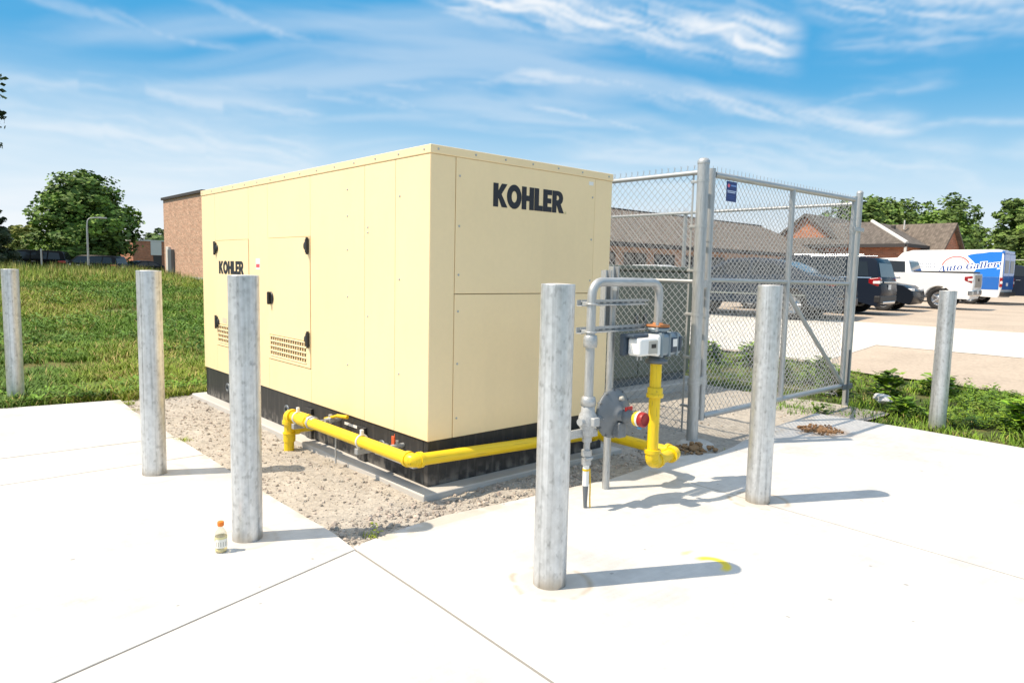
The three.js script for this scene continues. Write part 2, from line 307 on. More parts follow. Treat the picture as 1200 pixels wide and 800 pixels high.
M.shingle = std(0xffffff, { map: rep(shTex, 0.22, 0.22), roughness: 0.95 });
M.shingleGrey = std([0.82, 0.86, 0.92], { map: rep(shTex, 0.22, 0.22), roughness: 0.95 });
M.fasciaDark = std([0.05, 0.045, 0.045], { roughness: 0.7 });
M.fasciaWhite = std([0.66, 0.64, 0.61], { roughness: 0.6 });
M.glassDark = std([0.012, 0.016, 0.02], { roughness: 0.08, metalness: 0.0 });
M.leaf = std(0xffffff, { vertexColors: true, roughness: 0.75, side: THREE.DoubleSide });
M.bark = std([0.10, 0.075, 0.055], { roughness: 0.95 });
M.blade = std(0xffffff, { roughness: 0.7, side: THREE.DoubleSide });

// ---------------------------------------------------------------- the ground
{
  const span = (a, b, s) => { const o = []; for (let v = a; v < b - 1e-6; v += s) o.push(v); return o; };
  const xs = [-1800, -700, -300, -140, -80, -50, ...span(-36, -12, 2), ...span(-12, 24, 0.6), ...span(24, 90, 3), 90, 130, 250, 600, 1800];
  const zs = [-1800, -700, -320, -180, -120, ...span(-100, -50, 4), ...span(-50, 6, 0.6), ...span(6, 40, 4), 40, 90, 250, 700, 1800];
  const p = [], uv = [], col = [], idx = [];
  for (const z of zs) for (const x of xs) {
    p.push(x, landY(x, z) - 0.06, z); uv.push(x / 4, z / 4);
    const g = fbm(x * 0.25, z * 0.25, 3, 301); col.push(0.85 + 0.5 * g, 0.95 + 0.2 * g, 0.9);
  }
  const w = xs.length; for (let j = 0; j + 1 < zs.length; j++) for (let i = 0; i + 1 < w; i++) { const a = j * w + i; idx.push(a, a + w, a + 1, a + 1, a + w, a + w + 1); }
  const g = new THREE.BufferGeometry(); g.setAttribute('position', new THREE.BufferAttribute(new Float32Array(p), 3)); g.setAttribute('uv', new THREE.BufferAttribute(new Float32Array(uv), 2)); g.setAttribute('color', new THREE.BufferAttribute(new Float32Array(col), 3)); g.setIndex(idx); g.computeVertexNormals();
  struct('ground', g, M.turf);
}
// a sheet that follows the land, x between two functions of z
function sheet(z0, z1, nz, xa, xb, nx, y) {
  const p = [], uv = [], idx = [];
  for (let j = 0; j <= nz; j++) for (let i = 0; i <= nx; i++) { const z = lerp(z0, z1, j / nz), x = lerp(xa(z), xb(z), i / nx); p.push(x, y(x, z), z); uv.push(x, z); }
  for (let j = 0; j < nz; j++) for (let i = 0; i < nx; i++) { const a = j * (nx + 1) + i, w = nx + 1; idx.push(a, a + w, a + 1, a + 1, a + w, a + w + 1); }
  const g = new THREE.BufferGeometry(); g.setAttribute('position', new THREE.BufferAttribute(new Float32Array(p), 3)); g.setAttribute('uv', new THREE.BufferAttribute(new Float32Array(uv), 2)); g.setIndex(idx); g.computeVertexNormals(); return g;
}
const gravelY = (x, z) => -0.022 + 0.05 * (fbm(x * 1.6, z * 1.6, 4, 311) - 0.5) + 0.022 * (fbm(x * 11, z * 11, 3, 313) - 0.5);
struct('gravel_bed', sheet(-4.95, 0.9, 180, (z) => -1.05, (z) => 6.6 + 0.25 * Math.sin(z * 2.1), 220, (x, z) => gravelY(x, z) - 0.14 * ss(6.1, 6.6, x)), M.gravel);
const lotEdge = (z) => 9.42 - 0.22 * z + 0.12 * Math.sin(z * 1.7) + 0.05 * Math.sin(z * 5.3);
struct('car_park', sheet(-40, 30, 140, lotEdge, () => 140, 160, (x, z) => landY(x, z) - 0.02), M.lot);
struct('driveway', sheet(-1.75, 30, 90, () => 12.72, () => 16.3, 16, (x, z) => landY(x, z) - 0.012), M.drive);
struct('driveway', sheet(-14, -1.756, 50, (z) => lotEdge(z) + 0.15, () => 16.3, 24, (x, z) => landY(x, z) - 0.012), M.drive);

// the concrete pavement: separate pours with open joints
{
  const pv = new THREE.Group(); pv.name = 'pavement'; pv.userData.kind = 'structure'; scene.add(pv);
  const slab = (pts, curveEdge) => {
    const s = new THREE.Shape(); pts.forEach(([x, z], i) => (i ? s.lineTo(x, -z) : s.moveTo(x, -z)));
    const g = new THREE.ExtrudeGeometry(s, { depth: 0.13, bevelEnabled: true, bevelThickness: 0.004, bevelSize: 0.004, bevelSegments: 1, curveSegments: 4 });
    g.rotateX(-Math.PI / 2).translate(0, -0.134, 0);
    const p = g.attributes.position, u = new Float32Array(p.count * 2); for (let i = 0; i < p.count; i++) { u[2 * i] = (p.getX(i) - PX0) / (PX1 - PX0); u[2 * i + 1] = (PZ1 - p.getZ(i)) / (PZ1 - PZ0); }
    g.setAttribute('uv', new THREE.BufferAttribute(u, 2)); part('concrete_slab', g, M.pave, pv);
  };
  const fill = (a, b, k = 1) => { const d = Math.hypot(b[0] - a[0], b[1] - a[1]), g = box(-0.02, 0.02, -0.1, -0.0025, 0, d); g.rotateY(Math.atan2(b[0] - a[0], b[1] - a[1])).translate(a[0], 0, a[1]); part('joint_filler', g, std([0.12 * k, 0.115 * k, 0.105 * k], { roughness: 1 }), pv); };
  const J = 0.0095, jz = (x) => 0.605 + (x + 0.905) * -0.272;          // the skewed joint that runs to the lower left
  const wob = (x, z, s) => 0.03 * (fbm(x * 2.3, z * 2.3, 3, s) - 0.5);
  fill([-0.92, jz(-0.92)], [-9, jz(-9)]); fill([-0.915, 0.63], [-0.935, 1.4], 2.2); fill([-0.935, 1.4], [-0.97, 2.4], 2.2); fill([-0.97, 2.4], [-1.05, 6], 2.2); fill([1.695, 0.6], [1.7, 1.5], 2); fill([1.7, 1.5], [1.69, 2.2], 2); fill([1.69, 2.2], [1.66, 3.2], 2); fill([1.66, 3.2], [1.6, 6], 2); fill([-0.92, -2.7], [-9, -3.0], 2.2); fill([-0.92, -1.93], [-9, -1.97], 2.2);
  const eL = [[-0.9, -4.9], [-0.905, -4.2], [-0.895, -3.5], [-0.9, -2.72], [-0.9, -1.94], [-0.91, -1.2], [-0.905, -0.4], [-0.9, 0.3]].map(([x, z]) => [x + wob(x, z, 321), z]);
  slab([[-9, -5.15], [-4, -5.05], [-1.96, -5.06], [-0.86, -4.9], ...eL.slice(1, 4), [-0.9, -2.705 - J], [-9, -3.005 - J]]);
  slab([[-9, -3.0 + J], [-0.9, -2.7 + J], eL[4].map((v, i) => (i ? -1.935 - J : v)), [-9, -1.975 - J]]);
  slab([[-9, -1.97 + J], [-0.9, -1.93 + J], eL[5], eL[6], eL[7], [-0.915, jz(-0.915) - J], [-9, jz(-9) - J]]);
  slab([[-9, jz(-9) + J], [-0.915 - J, jz(-0.915) + J], [-0.935 - J, 1.4], [-0.97 - J, 2.4], [-1.05 - J, 6], [-9, 6]]);
  const eF = [[-0.895, 0.56], [-0.55, 0.5], [-0.19, 0.47], [0.2, 0.52], [0.55, 0.55], [0.95, 0.58], [1.27, 0.62], [1.69, 0.585]];
  slab([...eF.slice(0, 8), [1.7 - J, 1.5], [1.69 - J, 2.2], [1.66 - J, 3.2], [1.6 - J, 6], [-1.05 + J, 6], [-0.97 + J, 2.4], [-0.935 + J, 1.4], [-0.915 + J, 0.63]].map(([x, z]) => [x, z]));
  slab([[1.69 + J, 0.585], [1.84, 0.56], [2.2, 0.53], [2.5, 0.6], [2.65, 0.7], [3.0, 0.66], [3.43, 0.56], [3.99, 0.47], [4.6, 0.44], [5.25, 0.40], [5.29, 1.5], [5.25, 2.4], [5.2, 6], [1.6 + J, 6], [1.66 + J, 3.2], [1.69 + J, 2.2], [1.7 + J, 1.5]]);
}
// loose stones on the gravel 
{
  const R = rng(7), shapes = [0, 1, 2].map((k) => { const g = new THREE.DodecahedronGeometry(1, 0), p = g.attributes.position; for (let i = 0; i < p.count; i++) { const h = 0.75 + 0.5 * hash(Math.round(p.getX(i) * 50), Math.round(p.getY(i) * 50 + p.getZ(i) * 31), k); p.setXYZ(i, p.getX(i) * h * 1.15, p.getY(i) * h * 0.7, p.getZ(i) * h); } g.computeVertexNormals(); return g; });
  const N = 2600, o = new THREE.Object3D(), c = new THREE.Color();
  shapes.forEach((g, k) => {
    const im = shade(new THREE.InstancedMesh(g, M.stone, N)); im.name = numbered('gravel_stones'); im.userData = { kind: 'stuff', label: ['small pale stones scattered over the gravel bed', 'little brown stones lying on the gravel round the generator', 'tiny grey stones strewn across the gravel bed'][k], category: 'gravel' };
    for (let i = 0; i < N; i++) {
      let x, z; const q = R();
      if (q < 0.42) { x = lerp(-0.93, -0.1, R()); z = lerp(-4.85, 0.55, R()); } else if (q < 0.75) { x = lerp(-0.9, 2.6, R()); z = lerp(0.12, 0.56, R()); } else { x = lerp(1.9, 6.2, R()); z = lerp(-4, 0.5, R()); }
      if (x > -0.12 && x < 2.02 && z < 0.12) { i--; continue; }
      const s = 0.002 + 0.013 * Math.pow(R(), 9) * (q > 0.42 && q < 0.75 ? 1.5 : 1) + 0.003 * R();
      o.position.set(x, gravelY(x, z) + s * 0.25, z); o.rotation.set(R() * 6, R() * 6, R() * 6); o.scale.setScalar(s); o.updateMatrix(); im.setMatrixAt(i, o.matrix);
      const t = 0.65 + 0.6 * R(); c.setRGB(t * (1.02 + 0.1 * R()), t, t * 0.95); im.setColorAt(i, c);
    }
    scene.add(im);
  });
}
// ---------------------------------------------------------------- generator
// heavy sans capitals, unit height, as thin raised print
function letterShapes(word) {
  const pg = (a) => new THREE.Shape(a.map((p) => new THREE.Vector2(...p)));
  const L = {
    K: () => [pg([[0, 0], [0.285, 0], [0.285, 0.335], [0.31, 0.37], [0.5, 0], [0.84, 0], [0.475, 0.55], [0.81, 1], [0.49, 1], [0.285, 0.68], [0.285, 1], [0, 1]]), 0.8],
    O: () => { const s = new THREE.Shape(); s.absellipse(0.44, 0.5, 0.44, 0.525, 0, Math.PI * 2); const h = new THREE.Path(); h.absellipse(0.44, 0.5, 0.165, 0.25, 0, Math.PI * 2, true); s.holes.push(h); return [s, 0.905]; },
    H: () => [pg([[0, 0], [0.285, 0], [0.285, 0.385], [0.475, 0.385], [0.475, 0], [0.76, 0], [0.76, 1], [0.475, 1], [0.475, 0.62], [0.285, 0.62], [0.285, 1], [0, 1]]), 0.795],
    L: () => [pg([[0, 0], [0.54, 0], [0.54, 0.24], [0.285, 0.24], [0.285, 1], [0, 1]]), 0.565],
    E: () => [pg([[0, 0], [0.57, 0], [0.57, 0.23], [0.285, 0.23], [0.285, 0.39], [0.54, 0.39], [0.54, 0.61], [0.285, 0.61], [0.285, 0.77], [0.57, 0.77], [0.57, 1], [0, 1]]), 0.605],
    R: () => { const s = new THREE.Shape(); s.moveTo(0, 0); s.lineTo(0.285, 0); s.lineTo(0.285, 0.35); s.lineTo(0.3, 0.35); s.lineTo(0.47, 0); s.lineTo(0.8, 0); s.lineTo(0.57, 0.41); s.bezierCurveTo(0.8, 0.52, 0.8, 1, 0.36, 1); s.lineTo(0, 1); const h = new THREE.Path(); h.moveTo(0.285, 0.57); h.lineTo(0.285, 0.79); h.lineTo(0.34, 0.79); h.bezierCurveTo(0.49, 0.79, 0.49, 0.57, 0.34, 0.57); s.holes.push(h); return [s, 0.8]; },
  };
  let x = 0; const out = []; for (const ch of word) { const [s, w] = L[ch](); out.push([s, x]); x += w; } return [out, x - 0.03];
}
function lettering(word, width, height, place, parent) {
  const [ls, w] = letterShapes(word);
  for (const [s, x] of ls) { const g = new THREE.ExtrudeGeometry(s, { depth: 0.0025, bevelEnabled: false, curveSegments: 14 }); g.scale(width / w, height, 1).translate(x * width / w, 0, 0); place(g); part('letter', g, M.letter, parent); }
}
{
  const GL = 4.625, GW = 1.907, Y0 = 0.359, YT = 2.426, YL = 2.366;
  struct('concrete_pad', [rbox(-0.115, GW + 0.12, -0.16, 0.022, -GL - 0.14, 0.125, 0.012), box(-0.2, GW + 0.2, -0.2, -0.04, -GL - 0.2, 0.2)], M.conc);
  const t = thing('generator', 'large cream metal enclosure with louvred doors standing on a black skid', 'generator');
  part('housing', box(0.014, GW - 0.014, Y0 + 0.004, YL, -GL + 0.014, -0.014), M.creamDark, t);
  // skid: steel base with a flange, cross members seen on the long side
  const skid = [];
  const sk = (x0, x1, y0, y1, z0, z1, u0, ax) => { const g = rbox(x0, x1, y0, y1, z0, z1, 0.006); const p = g.attributes.position, u = g.attributes.uv; for (let i = 0; i < p.count; i++) u.setXY(i, (ax === 'z' ? p.getZ(i) : p.getX(i)) / 2.4 + u0, (p.getY(i) - 0.02) / 0.35); skid.push(g); };
  sk(0.012, 0.07, 0.024, Y0, -GL + 0.01, -0.072, 0.13, 'z'); sk(GW - 0.07, GW - 0.012, 0.024, Y0, -GL + 0.01, -0.072, 0.4, 'z'); sk(0.012, GW - 0.012, 0.024, Y0, -0.07, -0.012, 0.77, 'x'); sk(0.012, GW - 0.012, 0.024, Y0, -GL + 0.012, -GL + 0.07, 0.2, 'x');
  part('skid', skid, M.skid, t);
  for (const z of [-0.62, -2.35, -3.9]) part('lifting_eye', lathe([[0.05, 0], [0.05, 0.012], [0.03, 0.016], [0.03, 0.002]], [0.011, 0.2, z], 18, [-1, 0, 0]), M.steelDark, t);
  for (const [z0, z1] of [[-0.98, -0.86], [-1.92, -1.8]]) part('skid_rib', rbox(-0.012, 0.012, 0.03, 0.3, z0, z1, 0.004), M.skid, t);
  part('nameplate', box(0.008, 0.0115, 0.266, 0.288, -1.22, -0.98), M.white, t);
  // wall panels of the long west side
  const zs = [0, -0.44, -0.88, -1.815, -2.735, -3.215, -4.19, -GL], gap = 0.0016;
  const doors = new Set([3, 5]);
  for (let i = 0; i + 1 < zs.length; i++) {
    const z1 = zs[i] - gap - (i ? 0 : 0.001), z0 = zs[i + 1] + gap;
    if (doors.has(i)) {
      part('wall_panel', uvBox(rbox(0, 0.02, 1.842, YL - gap, z0, z1, 0.003), 0.5), M.cream, t); part('wall_panel', uvBox(rbox(0, 0.02, Y0, 0.658, z0, z1, 0.003), 0.5), M.cream, t);
      const d = part('door', uvBox(mergeDoor(z0 + 0.004, z1 - 0.004), 0.5), M.creamB, t);
      const va = z0 + 0.045, vb = z1 - 0.085;
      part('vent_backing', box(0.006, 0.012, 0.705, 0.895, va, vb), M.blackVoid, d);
      for (let k = 0; k < 5; k++) { const y = 0.705 + k * 0.0475; const g = rbox(-0.012, 0.006, -0.004, 0.004, va, vb, 0.002); g.rotateZ(0.5).translate(0.0, y, 0); part('slat', g, M.creamB, d); }
      const bars = []; for (let k = 0; k <= 16; k++) bars.push(box(-0.0045, 0.004, 0.703, 0.897, lerp(va, vb, k / 16) - 0.007, lerp(va, vb, k / 16) + 0.007)); part('vent_bars', bars, M.creamB, d);
      const south = i === 3, hz = south ? z1 - 0.035 : z0 + 0.035, dir = south ? -1 : 1;
      for (const hy of [1.758, 0.925]) part('hinge', [rbox(-0.03, -0.001, hy - 0.06, hy + 0.06, hz - 0.02, hz + 0.02, 0.008, 3), lathe([[0.0, 0.0], [0.04, 0.0], [0.034, 0.02], [0, 0.024]], [-0.001, hy, hz + dir * 0.03], 18, [-1, 0, 0]), rod([-0.022, hy - 0.075, hz - dir * 0.012], [-0.022, hy + 0.075, hz - dir * 0.012], 0.012)], M.blackPlastic, d);
      const lz = south ? z0 + 0.075 : z1 - 0.075;
      part('latch', [lathe([[0, 0], [0.062, 0], [0.06, 0.014], [0.045, 0.02], [0, 0.021]], [-0.001, 1.262, lz], 22, [-1, 0, 0]).scale(1, 1, 1), rbox(-0.045, -0.018, 1.2, 1.325, lz - 0.016, lz + 0.016, 0.01, 3)], M.blackPlastic, d);
    } else part('wall_panel', uvBox(rbox(0, 0.02, Y0, YL - gap, z0, z1, 0.003), 0.5), i % 2 ? M.creamB : M.cream, t);
  }
  function mergeDoor(a, b) { const y0 = 0.664, y1 = 1.838, va = a + 0.03, vb = b - 0.07; return merge([rbox(-0.006, 0.018, 0.905, y1, a, b, 0.004), rbox(-0.006, 0.018, y0, 0.695, a, b, 0.004), box(-0.0055, 0.018, 0.69, 0.91, a, va), box(-0.0055, 0.018, 0.69, 0.91, vb, b)]); }
  // end wall facing the pipes: corner posts, upper and lower panel
  const P = (x0, x1, y0, y1, z0, z1, m) => part('end_panel', uvBox(rbox(x0, x1, y0, y1, z0, z1, 0.003), 0.5), m, t);
  part('corner_post', uvBox(rbox(0.0035, 0.215, Y0, YL - gap, -0.02, 0, 0.003), 0.5), M.cream, t); part('corner_post', uvBox(rbox(1.69, GW, Y0, YL - gap, -0.02, 0, 0.003), 0.5), M.cream, t);
  P(0.2195, 1.6855, 1.408, YL - gap, -0.02, 0.003, M.creamB); P(0.2195, 1.6855, Y0, 1.402, -0.02, 0.003, M.creamB);
  part('wall_panel', uvBox(rbox(GW - 0.02, GW, Y0, YL - gap, -GL, -0.022, 0.003), 0.5), M.cream, t);
  part('wall_panel', uvBox(rbox(0.004, GW - 0.022, Y0, YL - gap, -GL, -GL + 0.02, 0.003), 0.5), M.cream, t);
  part('lid', uvBox(rbox(-0.006, GW + 0.006, YL, YT, -GL - 0.006, 0.008, 0.006, 3), 0.5), M.cream, t);
  // fixings
  const bolt = lathe([[0, 0], [0.0085, 0], [0.0085, 0.002], [0.006, 0.005], [0, 0.0055]], [0, 0, 0], 8);
  const bf = bolt.clone().rotateX(Math.PI / 2), bs = bolt.clone().rotateZ(Math.PI / 2);
  const B = (x, y, z, f) => part('bolt', f ? bf : bs, M.galvDull, t).position.set(x, y, z);
  for (const x of [0.059, 0.389, 0.674, 0.954, 1.235, 1.517, 1.851]) B(x, 2.398, 0.008, 1);
  for (const y of [2.237, 1.886, 1.542, 1.28, 0.9, 0.5]) { B(0.25, y, 0.003, 1); B(1.655, y - 0.03, 0.003, 1); }
  for (let k = 0; k < 15; k++) B(-0.006, 2.398, -0.07 - k * 0.322, 0);
  for (const [y, z] of [[2.2, -1.151], [1.99, -1.151], [1.72, -1.151], [1.34, -1.151], [1.89, -0.83], [1.85, -0.83], [1.2, -0.83], [0.78, -1.151], [0.8, -0.38], [1.5, -0.38], [2.1, -0.38]]) B(0, y, z, 0);
  lettering('KOHLER', 0.745, 0.172, (g) => g.translate(0.562, 2.05, 0.003), t);
  lettering('KOHLER', 0.72, 0.14, (g) => g.rotateY(-Math.PI / 2).translate(-0.0058, 1.475, -4.068), t);
  { const c = document.createElement('canvas'); c.width = c.height = 64; const x = c.getContext('2d'); x.fillStyle = '#d6c391'; x.fillRect(0, 0, 64, 64); x.strokeStyle = x.fillStyle = '#15151c'; x.lineWidth = 5; x.beginPath(); x.arc(32, 32, 24, 0, 7); x.stroke(); x.font = 'bold 34px sans-serif'; x.textAlign = 'center'; x.fillText('R', 32, 44); const ct = new THREE.CanvasTexture(c); ct.colorSpace = THREE.SRGBColorSpace; part('registered_mark', uvPlanar(box(1.322, 1.342, 2.046, 2.066, 0.003, 0.0042), [50, 0, 0], [0, 50, 0]), std(0xffffff, { map: ct, roughness: 0.5 }), t); }
  part('sticker', box(1.605, 1.66, 2.305, 2.335, 0.003, 0.0042), M.white, t);
  { const s = part('warning_label', box(-0.0015, 0.001, 1.535, 1.645, -3.035, -2.93), M.white, t); part('red_band', box(-0.0028, 0, 1.555, 1.59, -3.025, -2.94), std([0.75, 0.09, 0.12], { roughness: 0.5 }), s); }
  part('rating_plate', box(-0.0075, 0, 0.925, 0.985, -3.99, -3.86), std([0.62, 0.56, 0.42], { roughness: 0.5 }), t);
}

// ---------------------------------------------------------------- gas line
const YR = 0.0435;
{
  const t = thing('gas_pipe', 'long yellow gas pipe bent around the foot of the cream generator', 'pipe');
  const A = [-0.235, 0.285, -1.76], C = [-0.205, 0.284, 0.12], D = [1.705, 0.204, 0.12], E = [1.712, 0.195, 0.9], F = [1.362, 0.195, 0.94];
  const elbow = (p, a, b, r = YR * 1.2, L = 0.08) => { const n = (q) => { const d = V(...q).sub(V(...p)).normalize(); return d; }; const da = n(a), db = n(b), P = V(...p), s = P.clone().addScaledVector(da, L), e = P.clone().addScaledVector(db, L); return part('elbow', [tube([[s.x, s.y, s.z], p, [e.x, e.y, e.z]], r, 0.07, 20, 18), rod(s, s.clone().addScaledVector(da, -0.028), r * 1.14, 18), rod(e, e.clone().addScaledVector(db, -0.028), r * 1.14, 18)], M.yellow, t); };
  part('pipe', rod([-0.24, -0.12, -1.76], A, YR, 18), M.yellow, t); part('pipe', rod(A, C, YR, 18), M.yellow, t); part('pipe', rod(C, D, YR, 18), M.yellow, t); part('pipe', rod(D, E, YR, 18), M.yellow, t); part('pipe', rod(E, F, YR, 18), M.yellow, t); part('pipe', rod(F, [1.362, 0.94, 0.94], YR * 0.97, 18), M.yellow, t);
  elbow(A, [-0.24, 0, -1.76], C); elbow(C, A, D, YR * 1.12, 0.07); elbow(D, C, E); elbow(E, D, F, YR * 1.24); elbow(F, E, [1.362, 1, 0.94], YR * 1.24, 0.095);
  part('coupling', lathe([[0.046, -0.04], [0.062, -0.04], [0.064, -0.015], [0.056, -0.01], [0.056, 0.03], [0.046, 0.034]], [1.362, 0.72, 0.94], 22), M.yellow, t);
  part('coupling', [rod([-0.235, 0.05, -1.76], [-0.236, 0.12, -1.76], YR * 1.2, 18), rod([-0.236, 0.12, -1.76], [-0.236, 0.128, -1.76], YR * 1.3, 18)], M.yellow, t);
  part('branch_pipe', [rod([-0.236, 0.15, -1.76], [0.02, 0.15, -1.76], YR * 0.85, 16), rod([-0.2, 0.15, -1.76], [-0.15, 0.15, -1.76], YR * 1.15, 16)], M.yellow, t);
  part('reducer', [rod([-0.226, 0.285, -1.55], [-0.222, 0.285, -1.42], YR * 1.3, 18), rod([-0.22, 0.285, -1.42], [-0.22, 0.285, -1.4], YR * 1.45, 6)], M.yellow, t);
  part('union', [rod([-0.219, 0.285, -1.4], [-0.218, 0.285, -1.3], YR * 1.16, 10), rod([-0.219, 0.285, -1.37], [-0.219, 0.285, -1.34], YR * 1.35, 8)], M.galvDull, t);
  part('valve_handle', [rod([-0.1, 0.30, -1.36], [-0.06, 0.345, -1.22], 0.013, 10), rod([-0.06, 0.345, -1.22], [-0.03, 0.35, -1.1], 0.016, 10)], M.yellowDeep, t);
  part('small_valve', [rod([0.02, 0.3, -1.3], [-0.13, 0.3, -1.3], 0.02, 12), rod([-0.08, 0.27, -1.3], [-0.08, 0.345, -1.3], 0.016, 10), rbox(-0.1, -0.05, 0.28, 0.325, -1.33, -1.27, 0.01)], M.galvDull, t);
  for (const [z, x] of [[-1.6, -0.228], [-0.55, -0.212]]) {
    const c = part('pipe_clamp', [new THREE.TorusGeometry(YR + 0.006, 0.008, 8, 22).translate(x, 0.285, z), rbox(x - 0.012, x + 0.012, 0.33, 0.375, z - 0.012, z + 0.012, 0.004)], M.white, t);
    part('strut_arm', rbox(x - 0.05, 0.012, 0.192, 0.236, z - 0.022, z + 0.022, 0.004), M.galv, c);
  }
  part('support_rail', rbox(-0.06, 0.012, 0.15, 0.2, -0.62, -0.09, 0.005), M.galvDull, t);
  part('drip_leg', rod([-0.2, 0.26, -0.98], [-0.2, 0.02, -0.98], 0.007, 8), M.galvDull, t);
}
solo('drain_valve', [rod([0.012, 0.27, -0.33], [-0.1, 0.27, -0.33], 0.017, 12), rod([-0.045, 0.24, -0.33], [-0.045, 0.31, -0.33], 0.014, 10)], M.galvDull, 'small steel drain valve sticking out of the black skid near its corner', 'valve');
solo('orange_tag', [rbox(-0.075, -0.065, 0.27, 0.345, -0.36, -0.325, 0.004), rod([-0.06, 0.3, -0.33], [-0.06, 0.36, -0.34], 0.003, 6)], std([0.75, 0.12, 0.04], { roughness: 0.5 }), 'little orange tag above the yellow pipe by the skid corner', 'tag');

// grey steel riser, bent over to the meter
const RX = 0.632, RZ = 0.94, MX = 1.362;
{
  const t = thing('riser_pipe', 'grey galvanized gas riser rising from the concrete and bent over to the meter', 'pipe', [RX, 0, RZ]);
  const r = 0.0305;
  part('pipe', tube([[0, 0.72, 0], [0, 1.52, 0], [MX - RX, 1.52, 0], [MX - RX, 1.215, 0]], r, 0.105, 120, 18), M.galv, t);
  part('coupling', lathe([[0.031, -0.04], [0.044, -0.04], [0.047, -0.012], [0.047, 0.012], [0.042, 0.04], [0.031, 0.04]], [0, 1.13, 0], 8), M.galv, t);
  part('union', lathe([[0.031, -0.03], [0.05, -0.03], [0.052, 0.0], [0.045, 0.03], [0.031, 0.034]], [0, 0.73, 0], 8), M.galv, t);
  part('shutoff_valve', [lathe([[0.03, -0.1], [0.042, -0.1], [0.045, -0.06], [0.06, -0.035], [0.064, 0], [0.06, 0.035], [0.046, 0.06], [0.044, 0.1], [0.03, 0.1]], [0, 0.6, 0], 20), rod([-0.09, 0.6, 0.01], [0.0, 0.6, 0.0], 0.024, 14), rbox(-0.03, 0.03, 0.57, 0.63, 0.03, 0.085, 0.01), rod([0, 0.6, 0], [0.17, 0.6, 0], 0.032, 16)], M.galvDull, t);
  part('lower_pipe', [rod([0, 0.3, 0], [0, 0.52, 0], 0.022, 14), rod([0, 0.455, 0], [0, 0.5, 0], 0.032, 8), rod([0, 0.36, 0], [0, 0.4, 0], 0.036, 8), rod([-0.035, 0.345, 0.02], [0.03, 0.345, 0.02], 0.014, 10), rod([0, 0.3, 0], [0, 0.34, 0], 0.033, 10)], M.galv, t);
  part('yellow_band', rod([0, 0.258, 0], [0, 0.272, 0], 0.0235, 16), M.yellowDeep, t);
  part('sleeve', [rod([0, 0.155, 0], [0, 0.3, 0], 0.022, 16)], M.white, t);
  part('ground_tube', [rod([0.002, 0.05, 0.0], [0, 0.16, 0], 0.014, 14, 0.02), rod([0.006, -0.03, 0.0], [0.002, 0.05, 0], 0.011, 14, 0.014)], M.steelDark, t);
  part('tracer_wire', tube([[0.024, 0.27, 0.012], [0.03, 0.15, 0.016], [0.026, 0.05, 0.02], [0.03, -0.01, 0.022]], 0.005, 0.03, 20, 6), M.yellowDeep, t);
  part('side_bracket', [rbox(-0.2, -0.02, 0.49, 0.545, -0.03, -0.005, 0.004), rbox(-0.02, 0.12, 0.475, 0.53, -0.035, -0.01, 0.004)], M.galv, t);
}
{
  const t = thing('pressure_regulator', 'round grey gas regulator with a red-capped neck beside the riser', 'regulator', [0.885, 0.62, 0.945]);
  part('diaphragm_case', [lathe([[0, -0.06], [0.06, -0.058], [0.12, -0.035], [0.158, -0.012], [0.172, -0.008], [0.172, 0.008], [0.158, 0.014], [0.12, 0.03], [0.07, 0.05], [0.045, 0.062], [0.04, 0.09], [0, 0.09]], [0, 0, 0], 40, [0, 0, 1])], M.regGrey, t);
  for (let k = 0; k < 12; k++) { const a = k / 12 * Math.PI * 2; part('bolt', rod([0.165 * Math.cos(a), 0.165 * Math.sin(a), -0.016], [0.165 * Math.cos(a), 0.165 * Math.sin(a), 0.018], 0.0085, 6), M.steelDark, t); }
  part('neck', [lathe([[0.0, 0.05], [0.05, 0.05], [0.048, 0.12], [0.036, 0.135], [0.036, 0.2], [0, 0.2]], [0.03, -0.01, 0], 22, [0, 0, 1]), rbox(-0.03, 0.05, -0.16, -0.05, 0.02, 0.09, 0.015, 3)], M.regGrey, t);
  part('inlet', rod([-0.2, -0.02, 0], [-0.1, -0.02, -0.01], 0.034, 16), M.regGrey, t);
  part('yellow_collar', lathe([[0.037, 0.175], [0.05, 0.175], [0.052, 0.2], [0.037, 0.2]], [0.03, -0.01, 0], 24, [0, 0, 1]), M.yellowRing, t);
  part('white_collar', lathe([[0.037, 0.2005], [0.052, 0.2005], [0.051, 0.216], [0.037, 0.216]], [0.03, -0.01, 0], 24, [0, 0, 1]), M.white, t);
  part('red_cap', lathe([[0.03, 0.2165], [0.051, 0.2165], [0.049, 0.25], [0.04, 0.258], [0.035, 0.245], [0, 0.245]], [0.03, -0.01, 0], 24, [0, 0, 1]), M.redDark, t);
  part('red_tag', rbox(0.0, 0.075, 0.028, 0.058, 0.1, 0.112, 0.004), M.red, t);
  part('vent_plug', lathe([[0, 0], [0.018, 0], [0.016, 0.03], [0, 0.032]], [0.03, 0.1, 0.03], 14, [0.1, 0.3, 1]), M.meterGrey, t);
  part('blue_plug', lathe([[0, 0], [0.012, 0], [0.011, 0.025], [0, 0.026]], [0.06, -0.075, 0.17], 12, [0.6, -0.3, 1]), M.blueCap, t);
}
